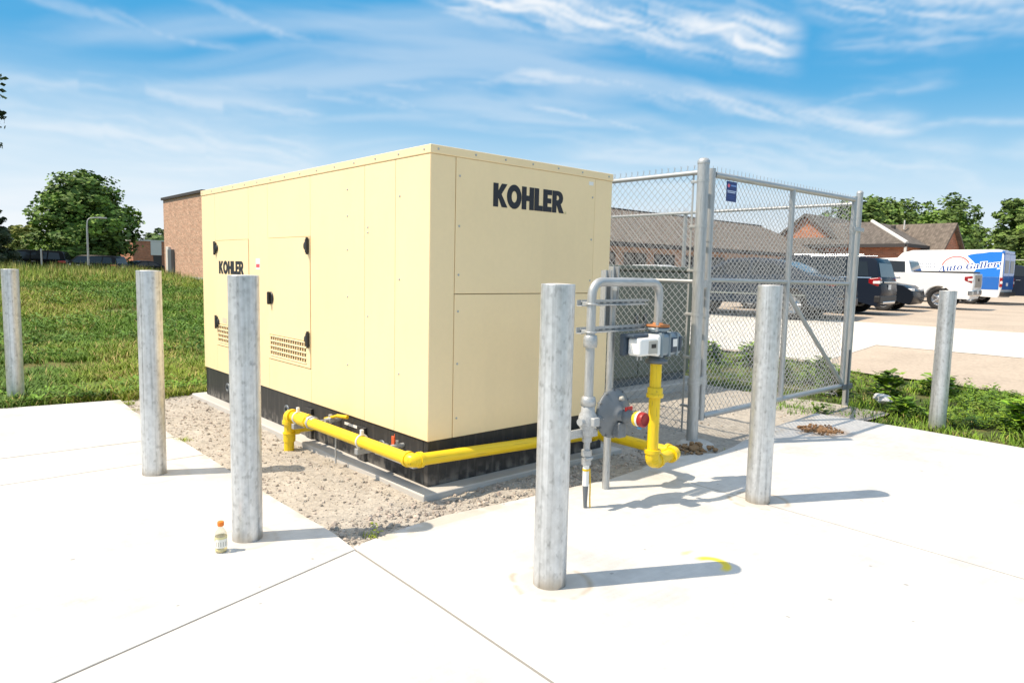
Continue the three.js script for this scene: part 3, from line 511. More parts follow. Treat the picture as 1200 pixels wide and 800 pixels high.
{
  const t = thing('gas_meter', 'blue-grey rotary gas meter with a white index box above the yellow pipe', 'gas meter', [MX, 1.07, RZ]);
  part('body', [rbox(-0.085, 0.19, -0.078, 0.085, -0.085, 0.085, 0.03, 4), lathe([[0, -0.02], [0.07, -0.02], [0.078, 0], [0.07, 0.03], [0.05, 0.04], [0, 0.042]], [0.19, 0, 0], 26, [1, 0, 0])], M.meterBlue, t);
  for (const x of [-0.06, 0.03, 0.12]) part('rib', rbox(x, x + 0.018, -0.084, 0.091, -0.091, 0.091, 0.006), M.meterBlue, t);
  part('gear_cover', [rbox(0.045, 0.115, -0.055, 0.055, 0.078, 0.1, 0.012), rbox(0.145, 0.18, -0.05, 0.06, 0.076, 0.094, 0.01)], M.meterDark, t);
  part('rating_label', box(0.055, 0.105, -0.01, 0.045, 0.099, 0.1015), M.white, t);
  part('top_flange', [lathe([[0.03, 0.13], [0.085, 0.13], [0.087, 0.136], [0.085, 0.146], [0.04, 0.146], [0.036, 0.16], [0.03, 0.16]], [0, 0, 0], 26)], M.rust, t);
  part('neck', [lathe([[0, 0.08], [0.06, 0.08], [0.07, 0.1], [0.082, 0.108], [0.082, 0.129], [0, 0.129]], [0, 0, 0], 24)], M.meterBlue, t);
  part('bottom_flange', [lathe([[0.03, -0.135], [0.082, -0.135], [0.082, -0.112], [0.06, -0.104], [0.06, -0.07], [0, -0.07]], [0, 0, 0], 24)], M.steelDark, t);
  part('index_housing', [rbox(-0.30, -0.09, -0.065, 0.062, -0.034, 0.08, 0.02, 3), rbox(-0.11, -0.07, -0.075, 0.08, -0.075, 0.09, 0.02, 3)], M.meterWhite, t);
  part('back_cover', [rbox(-0.33, -0.10, -0.07, 0.085, -0.085, -0.035, 0.012, 3), rbox(-0.325, -0.15, 0.0625, 0.085, -0.04, 0.04, 0.008)], M.meterDark, t);
  part('index_window', [rbox(-0.205, -0.105, -0.052, 0.044, 0.076, 0.086, 0.005)], M.meterGrey, t);
  part('counter', box(-0.18, -0.128, -0.01, 0.018, 0.086, 0.088), M.blackPlastic, t);
  part('thermowell', rod([-0.062, 0.1, 0.04], [-0.062, 0.2, 0.04], 0.012, 12), M.galv, t);
  part('drain_plug', [rod([-0.25, -0.1, 0.02], [-0.25, -0.066, 0.02], 0.006, 8), rod([-0.21, -0.1, 0.02], [-0.21, -0.066, 0.02], 0.006, 8)], M.galvDull, t);
}
{
  const t = thing('pipe_stand', 'slim galvanized post with strut arms bracing the grey riser pipe', 'pipe stand', [1.07, 0, 0.75]);
  part('post', rod([0, -0.05, 0], [0, 1.46, 0], 0.027, 18), M.galv, t);
  part('post_cap', lathe([[0, 0.035], [0.02, 0.03], [0.03, 0.012], [0.031, -0.02], [0, -0.02]], [0, 1.475, 0], 18), M.white, t);
  const chan = (x0, x1, y0, y1, z0, z1, holes) => { const g = [rbox(x0, x1, y0, y1, z0, z0 + 0.004, 0.0015, 1)]; const lx = x1 - x0 > y1 - y0; if (lx) g.push(box(x0, x1, y0, y0 + 0.004, z0 + 0.004, z1), box(x0, x1, y1 - 0.004, y1, z0 + 0.004, z1), box(x0, x1, y0 + 0.004, y0 + 0.012, z1 - 0.003, z1), box(x0, x1, y1 - 0.012, y1 - 0.004, z1 - 0.003, z1)); else g.push(box(x0, x0 + 0.004, y0, y1, z0 + 0.004, z1), box(x1 - 0.004, x1, y0, y1, z0 + 0.004, z1), box(x0 + 0.004, x0 + 0.012, y0, y1, z1 - 0.003, z1), box(x1 - 0.012, x1 - 0.004, y0, y1, z1 - 0.003, z1)); return g; };
  // upright channels behind the riser
  part('strut_channel', chan(-0.13, -0.06, 1.17, 1.6, -0.005, 0.04), M.galv, t);
  part('strut_channel', chan(0.05, 0.12, 1.38, 1.63, -0.09, -0.045), M.galv, t);
  // perforated arms
  for (const y of [1.375, 1.19]) {
    const arm = part('strut_arm', [rbox(-0.43, 0.3, y - 0.021, y - 0.016, 0.05, 0.095, 0.001, 1), box(-0.43, 0.3, y - 0.016, y + 0.021, 0.05, 0.054), box(-0.43, 0.3, y + 0.006, y + 0.021, 0.091, 0.095)], M.galvDull, t);
    for (let k = 0; k < 11; k++) part('slot', rbox(-0.395 + k * 0.066, -0.36 + k * 0.066, y - 0.008, y + 0.004, 0.054, 0.0552, 0.0005, 1), M.steelDark, arm);
    part('pipe_clamp', [new THREE.TorusGeometry(0.035, 0.007, 8, 20).rotateX(Math.PI / 2).translate(RX - 1.07, y, RZ - 0.75), rbox(RX - 1.07 - 0.01, RX - 1.07 + 0.01, y - 0.012, y + 0.012, RZ - 0.75 - 0.075, RZ - 0.75 - 0.03, 0.003)], M.galv, t);
    part('u_bolt', [tube([[-0.035, y, 0.06], [-0.035, y, -0.035], [0.035, y, -0.035], [0.035, y, 0.06]], 0.006, 0.03, 24, 8)], M.galvDull, t);
  }
}

// ---------------------------------------------------------------- bollards
{
  const H = 1.521, r = 0.0842;
  const t = thing('bollard', 'galvanized steel bollard nearest the camera, in front of the generator end wall', 'bollard', [-0.362, 0, 1.6], 0.3, 'steel bollards guarding the generator');
  const pipe = lathe([[0, H - 0.004], [r - 0.012, H - 0.004], [r - 0.01, H], [r - 0.002, H], [r, H - 0.003], [r, -0.02], [r - 0.01, -0.02]].reverse(), [0, 0, 0], 48);
  { const p = pipe.attributes.position, u = pipe.attributes.uv; for (let i = 0; i < p.count; i++) u.setY(i, Math.max(0, p.getY(i)) / 1.6); }
  part('post', pipe, M.galvBollard, t);
  part('concrete_fill', lathe([[0, H + 0.004], [r - 0.03, H + 0.002], [r - 0.012, H - 0.003]].reverse(), [0, 0, 0], 32), M.conc, t);
  copy(t, 'galvanized steel bollard with the orange-capped bottle standing beside it', [-1.313, 0, 0.065], 2.2);
  copy(t, 'galvanized steel bollard at the gravel edge between the grass bollard and the bottle', [-1.367, 0, -1.61], 3.6);
  copy(t, 'galvanized steel bollard standing in front of the chain link gate', [1.712, 0, 1.606], 5.0);
  copy(t, 'galvanized steel bollard in the grass at the left edge, beyond the concrete', [-1.76, -0.05, -5.62], 1.3);
  copy(t, 'galvanized steel bollard among green weeds beside the car park', [5.82, -0.05, 1.5], 4.1);
}

// ---------------------------------------------------------------- fence and gate
function chainLink(len, y0, y1) {              // woven zigzag wires in the plane x = 0..len, with twisted tips above
  const d = 0.0359, dia = 0.0718, r = 0.0024, P = [], NN = [], N = Math.floor(len / d), rows = Math.floor((y1 - y0) / (dia / 2));
  const tri = (a, b) => { // three-sided wire
    const ux = b[0] - a[0], uy = b[1] - a[1], L = Math.hypot(ux, uy) || 1, nx = -uy / L, ny = ux / L;
    const c = [[nx * r, ny * r, 0], [0, 0, r], [-nx * r, -ny * r, 0], [0, 0, -r]];
    for (let k = 0; k < 4; k++) { const p = c[k], q = c[(k + 1) % 4]; const a1 = p.map((v) => v / r), b1 = q.map((v) => v / r); NN.push(...a1, ...b1, ...a1, ...a1, ...b1, ...b1); const A = [a[0] + p[0], a[1] + p[1], a[2] + p[2]], B = [b[0] + p[0], b[1] + p[1], b[2] + p[2]], C = [b[0] + q[0], b[1] + q[1], b[2] + q[2]], D = [a[0] + q[0], a[1] + q[1], a[2] + q[2]]; P.push(...A, ...D, ...B, ...B, ...D, ...C); }
  };
  for (let i = 0; i < N; i++) {
    const x0 = i * d, x1 = x0 + d * 1.06;
    for (let k = 0; k < rows; k++) { const a = (k + i) % 2 === 0, ya = y0 + k * dia / 2, yb = ya + dia / 2; tri([a ? x0 : x1, ya, a ? -r : r], [a ? x1 : x0, yb, a ? r : -r]); }
    const ye = y0 + rows * dia / 2, xe = (rows + i) % 2 === 0 ? x0 : x1; if (i % 2 === 0) { tri([xe, ye, 0], [xe - 0.004, ye + 0.03, 0.003]); tri([xe, ye, 0], [xe + 0.005, ye + 0.034, -0.003]); }
    const xb = i % 2 === 0 ? x0 : x1; if (i % 2 === 0) { tri([xb, y0, 0], [xb, y0 - 0.025, 0]); }
  }
  const g = new THREE.BufferGeometry(); g.setAttribute('position', new THREE.BufferAttribute(new Float32Array(P), 3)); g.setAttribute('normal', new THREE.BufferAttribute(new Float32Array(NN), 3)); return g;
}
{
  const XF = 2.755;
  // enclosure fence that runs back behind the generator
  const f = thing('chain_link_fence', 'chain link fence with a thick corner post running back beside the generator', 'fence', [XF, 0, 0.385]);
  part('corner_post', [rod([-0.03, -0.1, 0], [-0.06, 2.575, 0], 0.052, 24), lathe([[0.0525, 0], [0.055, 0.005], [0.055, 0.03], [0.04, 0.05], [0.015, 0.056], [0, 0.056]], [-0.06, 2.565, 0], 24)], M.galv, f);
  part('top_rail', rod([-0.04, 2.5, -0.06], [0.02, 2.5, -6.4], 0.021, 14), M.galv, f);
  part('middle_rail', rod([-0.02, 1.52, -0.06], [0.02, 1.52, -6.4], 0.018, 14), M.galv, f);
  part('bottom_wire', rod([0, 0.1, -0.1], [0, 0.1, -6.4], 0.003, 6), M.wire, f);
  part('tension_bar', rbox(-0.028, -0.022, 0.1, 2.5, -0.13, -0.112, 0.002), M.galv, f);
  for (const y of [2.42, 2.02, 1.62, 1.22, 0.82, 0.36]) part('tension_band', [rod([-0.03 - y * 0.011, y - 0.012, 0], [-0.03 - y * 0.011, y + 0.012, 0], 0.0555, 24), rbox(-0.04, -0.02, y - 0.012, y + 0.012, -0.14, -0.05, 0.003)], M.galv, f);
  for (const z of [-2.4, -4.8]) part('line_post', rod([0.03, -0.1, z], [0.03, 2.53, z], 0.03, 16), M.galv, f);
  part('chain_link_mesh', chainLink(6.28, 0.1, 2.56).rotateY(Math.PI / 2).translate(-0.02, 0, -0.12), M.wire, f, 'stuff');
  // fence on the car park side
  const e = thing('chain_link_fence', 'chain link fence behind the gate, between the enclosure and the parked cars', 'fence', [6.2, 0, 0.3]);
  part('top_rail', rod([0, 2.5, -0.03], [0, 2.5, -7.6], 0.021, 14), M.galv, e);
  part('latch_post', [rod([-0.03, -0.06, 0.05], [-0.03, 2.63, 0.05], 0.038, 18), lathe([[0.0385, 0], [0.041, 0.006], [0.03, 0.03], [0, 0.036]], [-0.03, 2.62, 0.05], 18)], M.galv, e);
  for (const z of [-2.5, -5.0, -7.5]) part('line_post', rod([0.03, -0.1, z], [0.03, 2.53, z], 0.03, 16), M.galv, e);
  part('bottom_wire', rod([0, 0.1, -0.1], [0, 0.1, -7.6], 0.003, 6), M.wire, e);
  part('chain_link_mesh', chainLink(7.5, 0.1, 2.56).rotateY(Math.PI / 2).translate(-0.02, 0, -0.06), M.wire, e, 'stuff');
  // gate
  const g = thing('chain_link_gate', 'wide chain link gate with a diagonal brace and small blue sign', 'gate', [3.02, 0, 0.36]);
  part('stile', rod([-0.13, 0.215, 0], [-0.145, 2.55, 0], 0.034, 20), M.galv, g); part('stile', rod([2.985, 0.215, 0], [2.985, 2.57, 0], 0.031, 20), M.galv, g);
  part('middle_stile', rod([1.415, 0.25, 0], [1.415, 2.5, 0], 0.03, 18), M.galv, g);
  for (const y of [2.5, 0.25]) part(y > 1 ? 'top_rail' : 'bottom_rail', rod([-0.1, y, 0], [2.955, y + (y > 1 ? 0.03 : 0), 0], 0.029, 18), M.galv, g);
  part('middle_rail', [rod([-0.1, 1.535, 0], [1.39, 1.528, 0], 0.021, 14), rod([1.44, 1.528, 0], [2.955, 1.515, 0], 0.021, 14)], M.galv, g);
  part('brace', rod([1.4, 1.42, 0.004], [2.97, 0.28, 0.004], 0.024, 14), M.galvDull, g);
  part('chain_link_mesh', chainLink(3.06, 0.22, 2.57).translate(-0.11, 0, -0.036), M.wire, g, 'stuff');
  for (const y of [2.3, 1.9, 1.2, 0.7]) { part('tie_band', rod([-0.13 - y * 0.006, y - 0.01, 0], [-0.13 - y * 0.006, y + 0.01, 0], 0.038, 18), M.galv, g); part('tie_band', rod([2.985, y - 0.01, 0], [2.985, y + 0.01, 0], 0.035, 18), M.galv, g); }
  for (const y of [1.5, 0.6]) part('hinge', [rod([-0.137, y - 0.05, 0], [-0.137, y + 0.05, 0], 0.042, 20), rbox(-0.25, -0.13, y - 0.035, y + 0.035, 0.02, 0.032, 0.004), rod([-0.32 + 0.02, y - 0.035, 0.02], [-0.32 + 0.02, y + 0.035, 0.02], 0.06, 24)], M.galv, g);
  part('latch', [rbox(2.94, 3.22, 2.15, 2.2, 0.03, 0.045, 0.006), rod([2.985, 2.12, 0.0], [2.985, 2.23, 0], 0.038, 18)], M.galv, g);
  part('bottom_latch', [rbox(2.93, 3.2, 0.2, 0.27, 0.03, 0.05, 0.01), rod([3.04, 0.03, 0.05], [3.04, 0.7, 0.05], 0.012, 10)], M.steelDark, g);
  // fence maker's sign
  const c = document.createElement('canvas'); c.width = 128; c.height = 160; const x = c.getContext('2d');
  x.fillStyle = '#0e2c6e'; x.fillRect(0, 0, 128, 160); x.fillStyle = '#e8667c'; x.beginPath(); x.moveTo(8, 34); x.lineTo(22, 18); x.lineTo(44, 30); x.lineTo(34, 48); x.lineTo(18, 50); x.fill();
  x.fillStyle = '#6f93cf'; x.fillRect(54, 26, 66, 12); x.fillStyle = '#c3d0ea'; x.fillRect(8, 72, 112, 7); x.fillRect(14, 84, 98, 7); x.fillStyle = '#1c3f86'; x.fillRect(20, 112, 88, 8); x.fillRect(30, 128, 68, 8);
  const ct = new THREE.CanvasTexture(c); ct.colorSpace = THREE.SRGBColorSpace;
  solo('gate_sign', uvPlanar(box(3.09, 3.265, 2.275, 2.46, 0.385, 0.389), [1 / 0.175, 0, 0], [0, 1 / 0.185, 0], 1).translate(0, 0, 0), std(0xffffff, { map: shiftTex(ct, -3.09 / 0.175, -2.275 / 0.185), roughness: 0.4 }), 'small dark blue sign wired near the top of the gate', 'sign');
}
function shiftTex(t, x, y) { t.wrapS = t.wrapT = THREE.RepeatWrapping; t.offset.set(x - Math.floor(x), y - Math.floor(y)); return t; }

// transformer in the enclosure
{
  struct('transformer_pad', rbox(3.2, 5.95, -0.1, 0.1, -3.5, -1.5, 0.02), M.conc);
  const m = std(0xffffff, { map: tex(128, 128, (u, v) => mul([0.15, 0.17, 0.14], 0.92 + 0.16 * fbm(u * 6, v * 6, 4, 401))), roughness: 0.55 });
  const t = thing('transformer', 'big grey-green utility cabinet on a low pad inside the fence', 'transformer', [3.35, 0.1, -1.68]);
  part('cabinet', rbox(0, 2.4, 0.1, 1.52, -1.5, -0.03, 0.02, 3), m, t);
  part('base', rbox(0.03, 2.37, 0, 0.1, -1.47, -0.06, 0.004), M.steelDark, t);
  part('lid', rbox(-0.03, 2.43, 1.52, 1.585, -1.54, 0.02, 0.02, 3), m, t);
  for (const [a, b] of [[0.03, 1.19], [1.21, 2.37]]) { const d = part('door', rbox(a, b, 0.13, 1.5, -0.03, 0, 0.008), m, t); part('handle', rbox(a < 1 ? b - 0.1 : a + 0.06, a < 1 ? b - 0.06 : a + 0.1, 0.75, 0.95, 0, 0.03, 0.008), M.steelDark, d); }
}
// footing, rubble, rubbish
solo('post_footing', [lathe([[0.0, 0.05], [0.12, 0.045], [0.17, 0.02], [0.19, -0.06]].slice().reverse(), [2.73, 0, 0.42], 14).scale(1, 1, 1)], M.conc, 'rough concrete footing around the foot of the fence corner post', 'footing');
function lump(r, seed, sy = 0.5) { const g = mergeVertices(new THREE.IcosahedronGeometry(r, 3).deleteAttribute('normal').deleteAttribute('uv')); const p = g.attributes.position; for (let i = 0; i < p.count; i++) { const a = p.getX(i) / r, b = p.getY(i) / r, c = p.getZ(i) / r, h = 0.62 + 0.8 * fbm(a * 2.3 + b * 1.7 + 5, c * 2.3 - b * 1.3 + 5, 4, seed); p.setXYZ(i, p.getX(i) * h, p.getY(i) * h * sy, p.getZ(i) * h); } g.computeVertexNormals(); return g; }
{
  const R = rng(37), gs = [lump(0.07, 410, 0.55).translate(2.6, 0.01, 0.5)]; for (let i = 0; i < 90; i++) { const a = R() * 6.28, d = 0.17 * Math.sqrt(R()); gs.push(lump(0.006 + 0.026 * R() * R(), 460 + i, 0.75).translate(2.6 + Math.cos(a) * d * 1.3, 0.01 + 0.06 * (1 - d / 0.17) * R(), 0.5 + Math.sin(a) * d)); }
  solo('soil_clod', gs.map((g) => toCreasedNormals(g, 0.35)), std([0.28, 0.18, 0.10], { roughness: 1 }), 'crumbly brown soil heaped at the foot of the fence corner post', 'soil');
}
{
  const R = rng(33), gs = [lump(0.09, 421, 0.45)]; for (let i = 0; i < 110; i++) { const a = R() * 6.28, d = 0.2 * Math.sqrt(R()); gs.push(lump(0.006 + 0.02 * R() * R(), 430 + i, 0.7).translate(Math.cos(a) * d * 1.2, 0.005 + 0.02 * R(), Math.sin(a) * d)); }
  solo('soil_heap', gs.map((g) => g.translate(4.36, 0, 0.86)), std([0.30, 0.17, 0.085], { roughness: 1 }), 'small heap of reddish-brown soil on the concrete by the gate', 'soil');
}
{ const g = lump(0.13, 441, 0.55); solo('crumpled_paper', toCreasedNormals(g.scale(1.35, 0.8, 0.7), 0.2).rotateY(0.7).translate(6.65, 0.06, 0.62), std([0.55, 0.56, 0.57], { roughness: 0.7 }), 'crumpled grey paper lying in the grass beside the gate', 'paper'); }
{
  const t = thing('bottle', 'small clear plastic bottle with an orange cap on the concrete', 'bottle', [-1.5, 0, 0.17], 0.6);
  part('body', lathe([[0.0, 0.002], [0.024, 0.0], [0.031, 0.006], [0.032, 0.018], [0.030, 0.022], [0.032, 0.027], [0.032, 0.092], [0.030, 0.1], [0.0305, 0.104], [0.026, 0.118], [0.016, 0.132], [0.0125, 0.138], [0.0125, 0.146], [0, 0.146]], [0, 0, 0], 28), new THREE.MeshPhysicalMaterial({ color: lin(0.95, 0.93, 0.85), transmission: 0.85, thickness: 0, roughness: 0.12 }), t);
  part('juice', lathe([[0, 0.004], [0.0285, 0.004], [0.0295, 0.022], [0.0, 0.022]], [0, 0, 0], 24), std([0.75, 0.66, 0.30], { roughness: 0.4 }), t);
  const lc = document.createElement('canvas'); lc.width = 256; lc.height = 96; const x = lc.getContext('2d'); x.fillStyle = '#e9e6dc'; x.fillRect(0, 0, 256, 96); x.fillStyle = '#d8cf9c'; x.fillRect(0, 0, 256, 20); x.fillStyle = '#dc8f55'; x.beginPath(); x.arc(160, 26, 16, 0, 7); x.fill(); x.fillStyle = '#a8a49a'; for (let i = 0; i < 16; i++) x.fillRect(6 + i * 16, 42, 5, 40);
  const lt = new THREE.CanvasTexture(lc); lt.colorSpace = THREE.SRGBColorSpace;
  part('label', new THREE.CylinderGeometry(0.0326, 0.0326, 0.062, 28, 1, true).translate(0, 0.06, 0), std(0xffffff, { map: lt, roughness: 0.5, side: THREE.DoubleSide }), t);
  part('cap', lathe([[0, 0.1475], [0.016, 0.147], [0.0175, 0.15], [0.0175, 0.168], [0.015, 0.172], [0, 0.172]], [0, 0, 0], 24), M.orange, t);
}
// ---------------------------------------------------------------- grass and weeds
function tuftGeo(n, h, spread, lean, w, seed) {
  const R = rng(seed), P = [];
  for (let i = 0; i < n; i++) {
    const a = R() * 6.283, d = spread * Math.sqrt(R()), x = Math.cos(a) * d, z = Math.sin(a) * d, b = R() * 6.283, hh = h * (0.5 + 0.6 * R()), l = lean * hh * (0.4 + R()), ww = w * (0.7 + 0.6 * R());
    const dx = Math.cos(b), dz = Math.sin(b), px = -dz * ww, pz = dx * ww, mx = x + dx * l * 0.35, mz = z + dz * l * 0.35, tx = x + dx * l, tz = z + dz * l;
    const A = [x - px, 0, z - pz], B = [x + px, 0, z + pz], C = [mx - px * 0.75, hh * 0.6, mz - pz * 0.75], D = [mx + px * 0.75, hh * 0.6, mz + pz * 0.75], T = [tx, hh, tz];
    P.push(...A, ...B, ...D, ...A, ...D, ...C, ...C, ...D, ...T);
  }
  const g = new THREE.BufferGeometry(); g.setAttribute('position', new THREE.BufferAttribute(new Float32Array(P), 3)); g.computeVertexNormals();
  const nr = g.attributes.normal; for (let i = 0; i < nr.count; i++) { const v = V(nr.getX(i), nr.getY(i), nr.getZ(i)); if (v.y < 0) v.negate(); v.y += 0.7; v.normalize(); nr.setXYZ(i, v.x, v.y, v.z); }
  return g;
}
function broadGeo(n, h, r, seed) {             // low leafy plant: leaves on all sides
  const R = rng(seed), P = [];
  for (let i = 0; i < n; i++) {
    const a = R() * 6.283, up = R(), d = r * (0.25 + 0.75 * R()) * (1 - 0.45 * up), c = V(Math.cos(a) * d, h * (0.15 + 0.85 * up), Math.sin(a) * d), L = r * (0.28 + 0.25 * R()), W = L * 0.38;
    const out = V(Math.cos(a + R() - 0.5), 0.2 + 0.7 * (R() - 0.3), Math.sin(a + R() - 0.5)).normalize(), sd = V(-out.z, 0.5 * (R() - 0.5), out.x).normalize();
    const b = c.clone().addScaledVector(out, -L * 0.5), t = c.clone().addScaledVector(out, L * 0.55).add(V(0, -L * 0.15, 0)), l = c.clone().addScaledVector(sd, W), q = c.clone().addScaledVector(sd, -W);
    P.push(...b, ...l, ...t, ...b, ...t, ...q);
  }
  const g = new THREE.BufferGeometry(); g.setAttribute('position', new THREE.BufferAttribute(new Float32Array(P.flatMap((v) => v)), 3)); g.computeVertexNormals();
  const nr = g.attributes.normal; for (let i = 0; i < nr.count; i++) { const v = V(nr.getX(i), nr.getY(i), nr.getZ(i)); if (v.y < 0) v.negate(); v.y += 0.3; v.normalize(); nr.setXYZ(i, v.x, v.y, v.z); }
  return g;
}
const leafM = std(0xffffff, { roughness: 0.6, side: THREE.DoubleSide });
function scatter(name, geos, mat, spots, label, category) {
  const o = new THREE.Object3D(), c = new THREE.Color();
  geos.forEach((g, k) => {
    const mine = spots.filter((_, i) => i % geos.length === k); const im = shade(new THREE.InstancedMesh(g, mat, mine.length)); im.name = numbered(name); im.userData = { kind: 'stuff', label: Array.isArray(label) ? label[k] : label, category };
    mine.forEach((s, i) => { o.position.set(s.x, s.y, s.z); o.rotation.set((s.tilt ?? 0), s.turn, 0); o.scale.set(s.s, s.s * (s.h ?? 1), s.s); o.updateMatrix(); im.setMatrixAt(i, o.matrix); c.setRGB(...s.c); im.setColorAt(i, c); });
    scene.add(im);
  });
}
const GREEN = [0.105, 0.215, 0.009], YGREEN = [0.20, 0.265, 0.013], STRAW = [0.38, 0.30, 0.10], DGREEN = [0.05, 0.12, 0.007];
{
  const R = rng(501), spots = [], tall = [], broad = [];
  const bare = (x, z) => ss(0.62, 0.72, fbm(x * 0.55 + 20, z * 0.75, 3, 511) + 0.22 * Math.exp(-(Math.pow((x + 0.9) / 1.0, 2) + Math.pow((z + 6.6) / 0.45, 2))) + 0.16 * Math.exp(-(Math.pow((x - 0.2) / 1.2, 2) + Math.pow((z + 8.6) / 0.5, 2))));
  let guard = 0;
  while (spots.length < 62000 && guard++ < 400000) {
    const dist = Math.pow(R(), 1.25) * 38, z = -4.95 - dist, xm = -2.6 - dist * 0.16, xM = Math.min(11.5, 0.9 + dist * 0.5), x = lerp(xm, xM, R());
    if (z > -5.12 && x < -0.85) continue; if (x > -0.2 && x < 2.1 && z > -4.85) continue; if (R() < bare(x, z) * 0.93) continue;
    const n = fbm(x * 0.5, z * 0.5, 3, 521), yl = ss(0.5, 0.72, fbm(x * 0.35 + 7, z * 0.22, 3, 523)), t = R();
    let c = mix3(mix3(DGREEN, GREEN, ss(0.25, 0.65, n) * 0.7 + 0.3 * R()), YGREEN, yl * 0.75 + 0.15 * R()); if (t > 0.93 - yl * 0.15) c = STRAW;
    const k = 0.7 + 0.7 * R();
    spots.push({ x, z, y: landY(x, z) - 0.065, turn: R() * 6.28, s: 0.75 + 0.5 * R() + 0.02 * dist, h: 0.6 + 0.8 * fbm(x * 1.1, z * 1.1, 2, 531), c: mul(c, k) });
  }
  scatter('grass', [tuftGeo(10, 0.10, 0.085, 1.1, 0.0045, 1), tuftGeo(9, 0.125, 0.1, 1.2, 0.005, 2), tuftGeo(11, 0.08, 0.09, 1.0, 0.005, 3)], M.blade, spots, ['short green grass growing on the mound left of the generator', 'medium green grass growing on the mound left of the generator', 'low green grass growing on the mound left of the generator'], 'grass');
  for (let i = 0; i < 9000; i++) { const dist = 4 + 26 * R(), z = -5.3 - dist, x = lerp(-2.6 - dist * 0.16, Math.min(10, 0.6 + dist * 0.46), R()); if (fbm(x * 0.8, z * 0.8, 3, 541) < 0.5) continue; broad.push({ x, z, y: landY(x, z) - 0.06, turn: R() * 6.28, s: 0.8 + 0.9 * R(), c: mul(mix3(DGREEN, GREEN, R()), 0.8 + 0.6 * R()) }); }
  for (let i = 0; i < 900; i++) { const x = lerp(-2.6, 0.6, R()), z = -5.2 - 1.2 * R() * R(); if (x > -0.3 && z > -4.9) continue; broad.push({ x, z, y: -0.06, turn: R() * 6.28, s: 0.5 + 0.6 * R(), c: mul(GREEN, 0.7 + 0.8 * R()) }); }
  scatter('clover', [broadGeo(16, 0.13, 0.12, 5)], leafM, broad, 'broad-leaved clover growing among the grass on the mound', 'clover');
  for (let i = 0; i < 15000; i++) {
    const z = -23 - 12 * R(), xm = -8.5, x = lerp(xm, 8.6 + 0.1 * (-23 - z), R()); const k = 0.6 + 0.7 * R();
    const dry = R() < 0.38 + 0.3 * ss(-26, -30, z);
    tall.push({ x, z, y: landY(x, z) - 0.07, turn: R() * 6.28, s: 0.8 + 0.6 * R(), h: (0.55 + 0.75 * R()) * (0.55 + 0.45 * ss(-23, -28, z)), c: mul(dry ? mix3(STRAW, YGREEN, R() * 0.7) : mix3(GREEN, YGREEN, R()), k) });
  }
  scatter('tall_grass', [tuftGeo(10, 0.29, 0.18, 0.5, 0.005, 11), tuftGeo(9, 0.38, 0.2, 0.45, 0.005, 12)], M.blade, tall, ['tall straw-coloured seeding grass along the crest of the mound', 'tallest dry grass stems standing on the crest of the mound'], 'grass');
}
{ // strip by the car park
  const R = rng(551), spots = [], broad = [];
  const shade2 = (x, z) => fbm(x * 1.3 + 4, z * 1.3, 3, 561);
  for (let i = 0; i < 9000; i++) {
    const z = lerp(-9, 4.5, R()), x0 = z > 0.3 ? 5.3 : 6.32, x = lerp(x0, lotEdge(z) - 0.05, Math.pow(R(), 0.9)); const n = shade2(x, z); if (R() < ss(0.55, 0.7, n) * 0.8) continue;
    if (z < 0.3 && R() < 0.82) continue;
    const yl = R(); spots.push({ x, z, y: landY(x, z) - 0.065, turn: R() * 6.28, s: 0.7 + 0.6 * R(), h: 0.5 + 0.8 * R(), c: mul(yl > 0.93 ? STRAW : mix3(GREEN, YGREEN, yl * 0.6), 0.7 + 0.75 * R()) });
  }
  for (let i = 0; i < 90; i++) { const x = lerp(5.0, 6.0, R()), z = lerp(0.3, -0.35, R()); spots.push({ x, z, y: -0.03, turn: R() * 6.28, s: 0.6 + 0.4 * R(), h: 0.5 + 0.5 * R(), c: mul(GREEN, 0.7 + 0.8 * R()) }); }
  for (const [x, z, n] of [[-0.72, 0.5, 5], [-0.85, -2.6, 7], [-0.83, -4.7, 16], [-0.4, -4.85, 12], [2.9, 0.72, 4], [-0.88, -4.3, 6]]) for (let i = 0; i < n; i++) spots.push({ x: x + 0.08 * (R() - 0.5), z: z + 0.12 * (R() - 0.5), y: -0.02, turn: R() * 6.28, s: 0.45 + 0.25 * R(), h: 0.6, c: mul(YGREEN, 0.7 + 0.6 * R()) });
  scatter('grass', [tuftGeo(9, 0.10, 0.08, 1.0, 0.0045, 21), tuftGeo(8, 0.075, 0.08, 1.1, 0.005, 22)], M.blade, spots, ['short bright grass in the strip between the concrete and the car park', 'low sparse grass in the strip beside the car park'], 'grass');
  for (let i = 0; i < 5200; i++) { const z = lerp(-9, 4.5, R()), x0 = z > 0.3 ? 5.4 : 6.4, x = lerp(x0, lotEdge(z) - 0.1, R()); if (shade2(x + 9, z) < 0.46 || (z < 0.3 && R() < 0.85)) continue; broad.push({ x, z, y: landY(x, z) - 0.06, turn: R() * 6.28, s: 0.45 + 0.7 * R(), h: 0.7 + 0.8 * R(), c: mul(mix3(GREEN, YGREEN, R() * 0.6), 0.65 + 0.8 * R()) }); }
  scatter('ground_cover', [broadGeo(26, 0.11, 0.11, 31), broadGeo(24, 0.15, 0.10, 32)], leafM, broad, ['leafy green ground cover in the strip beside the car park', 'low weedy leaves among the grass beside the car park'], 'weeds');
}
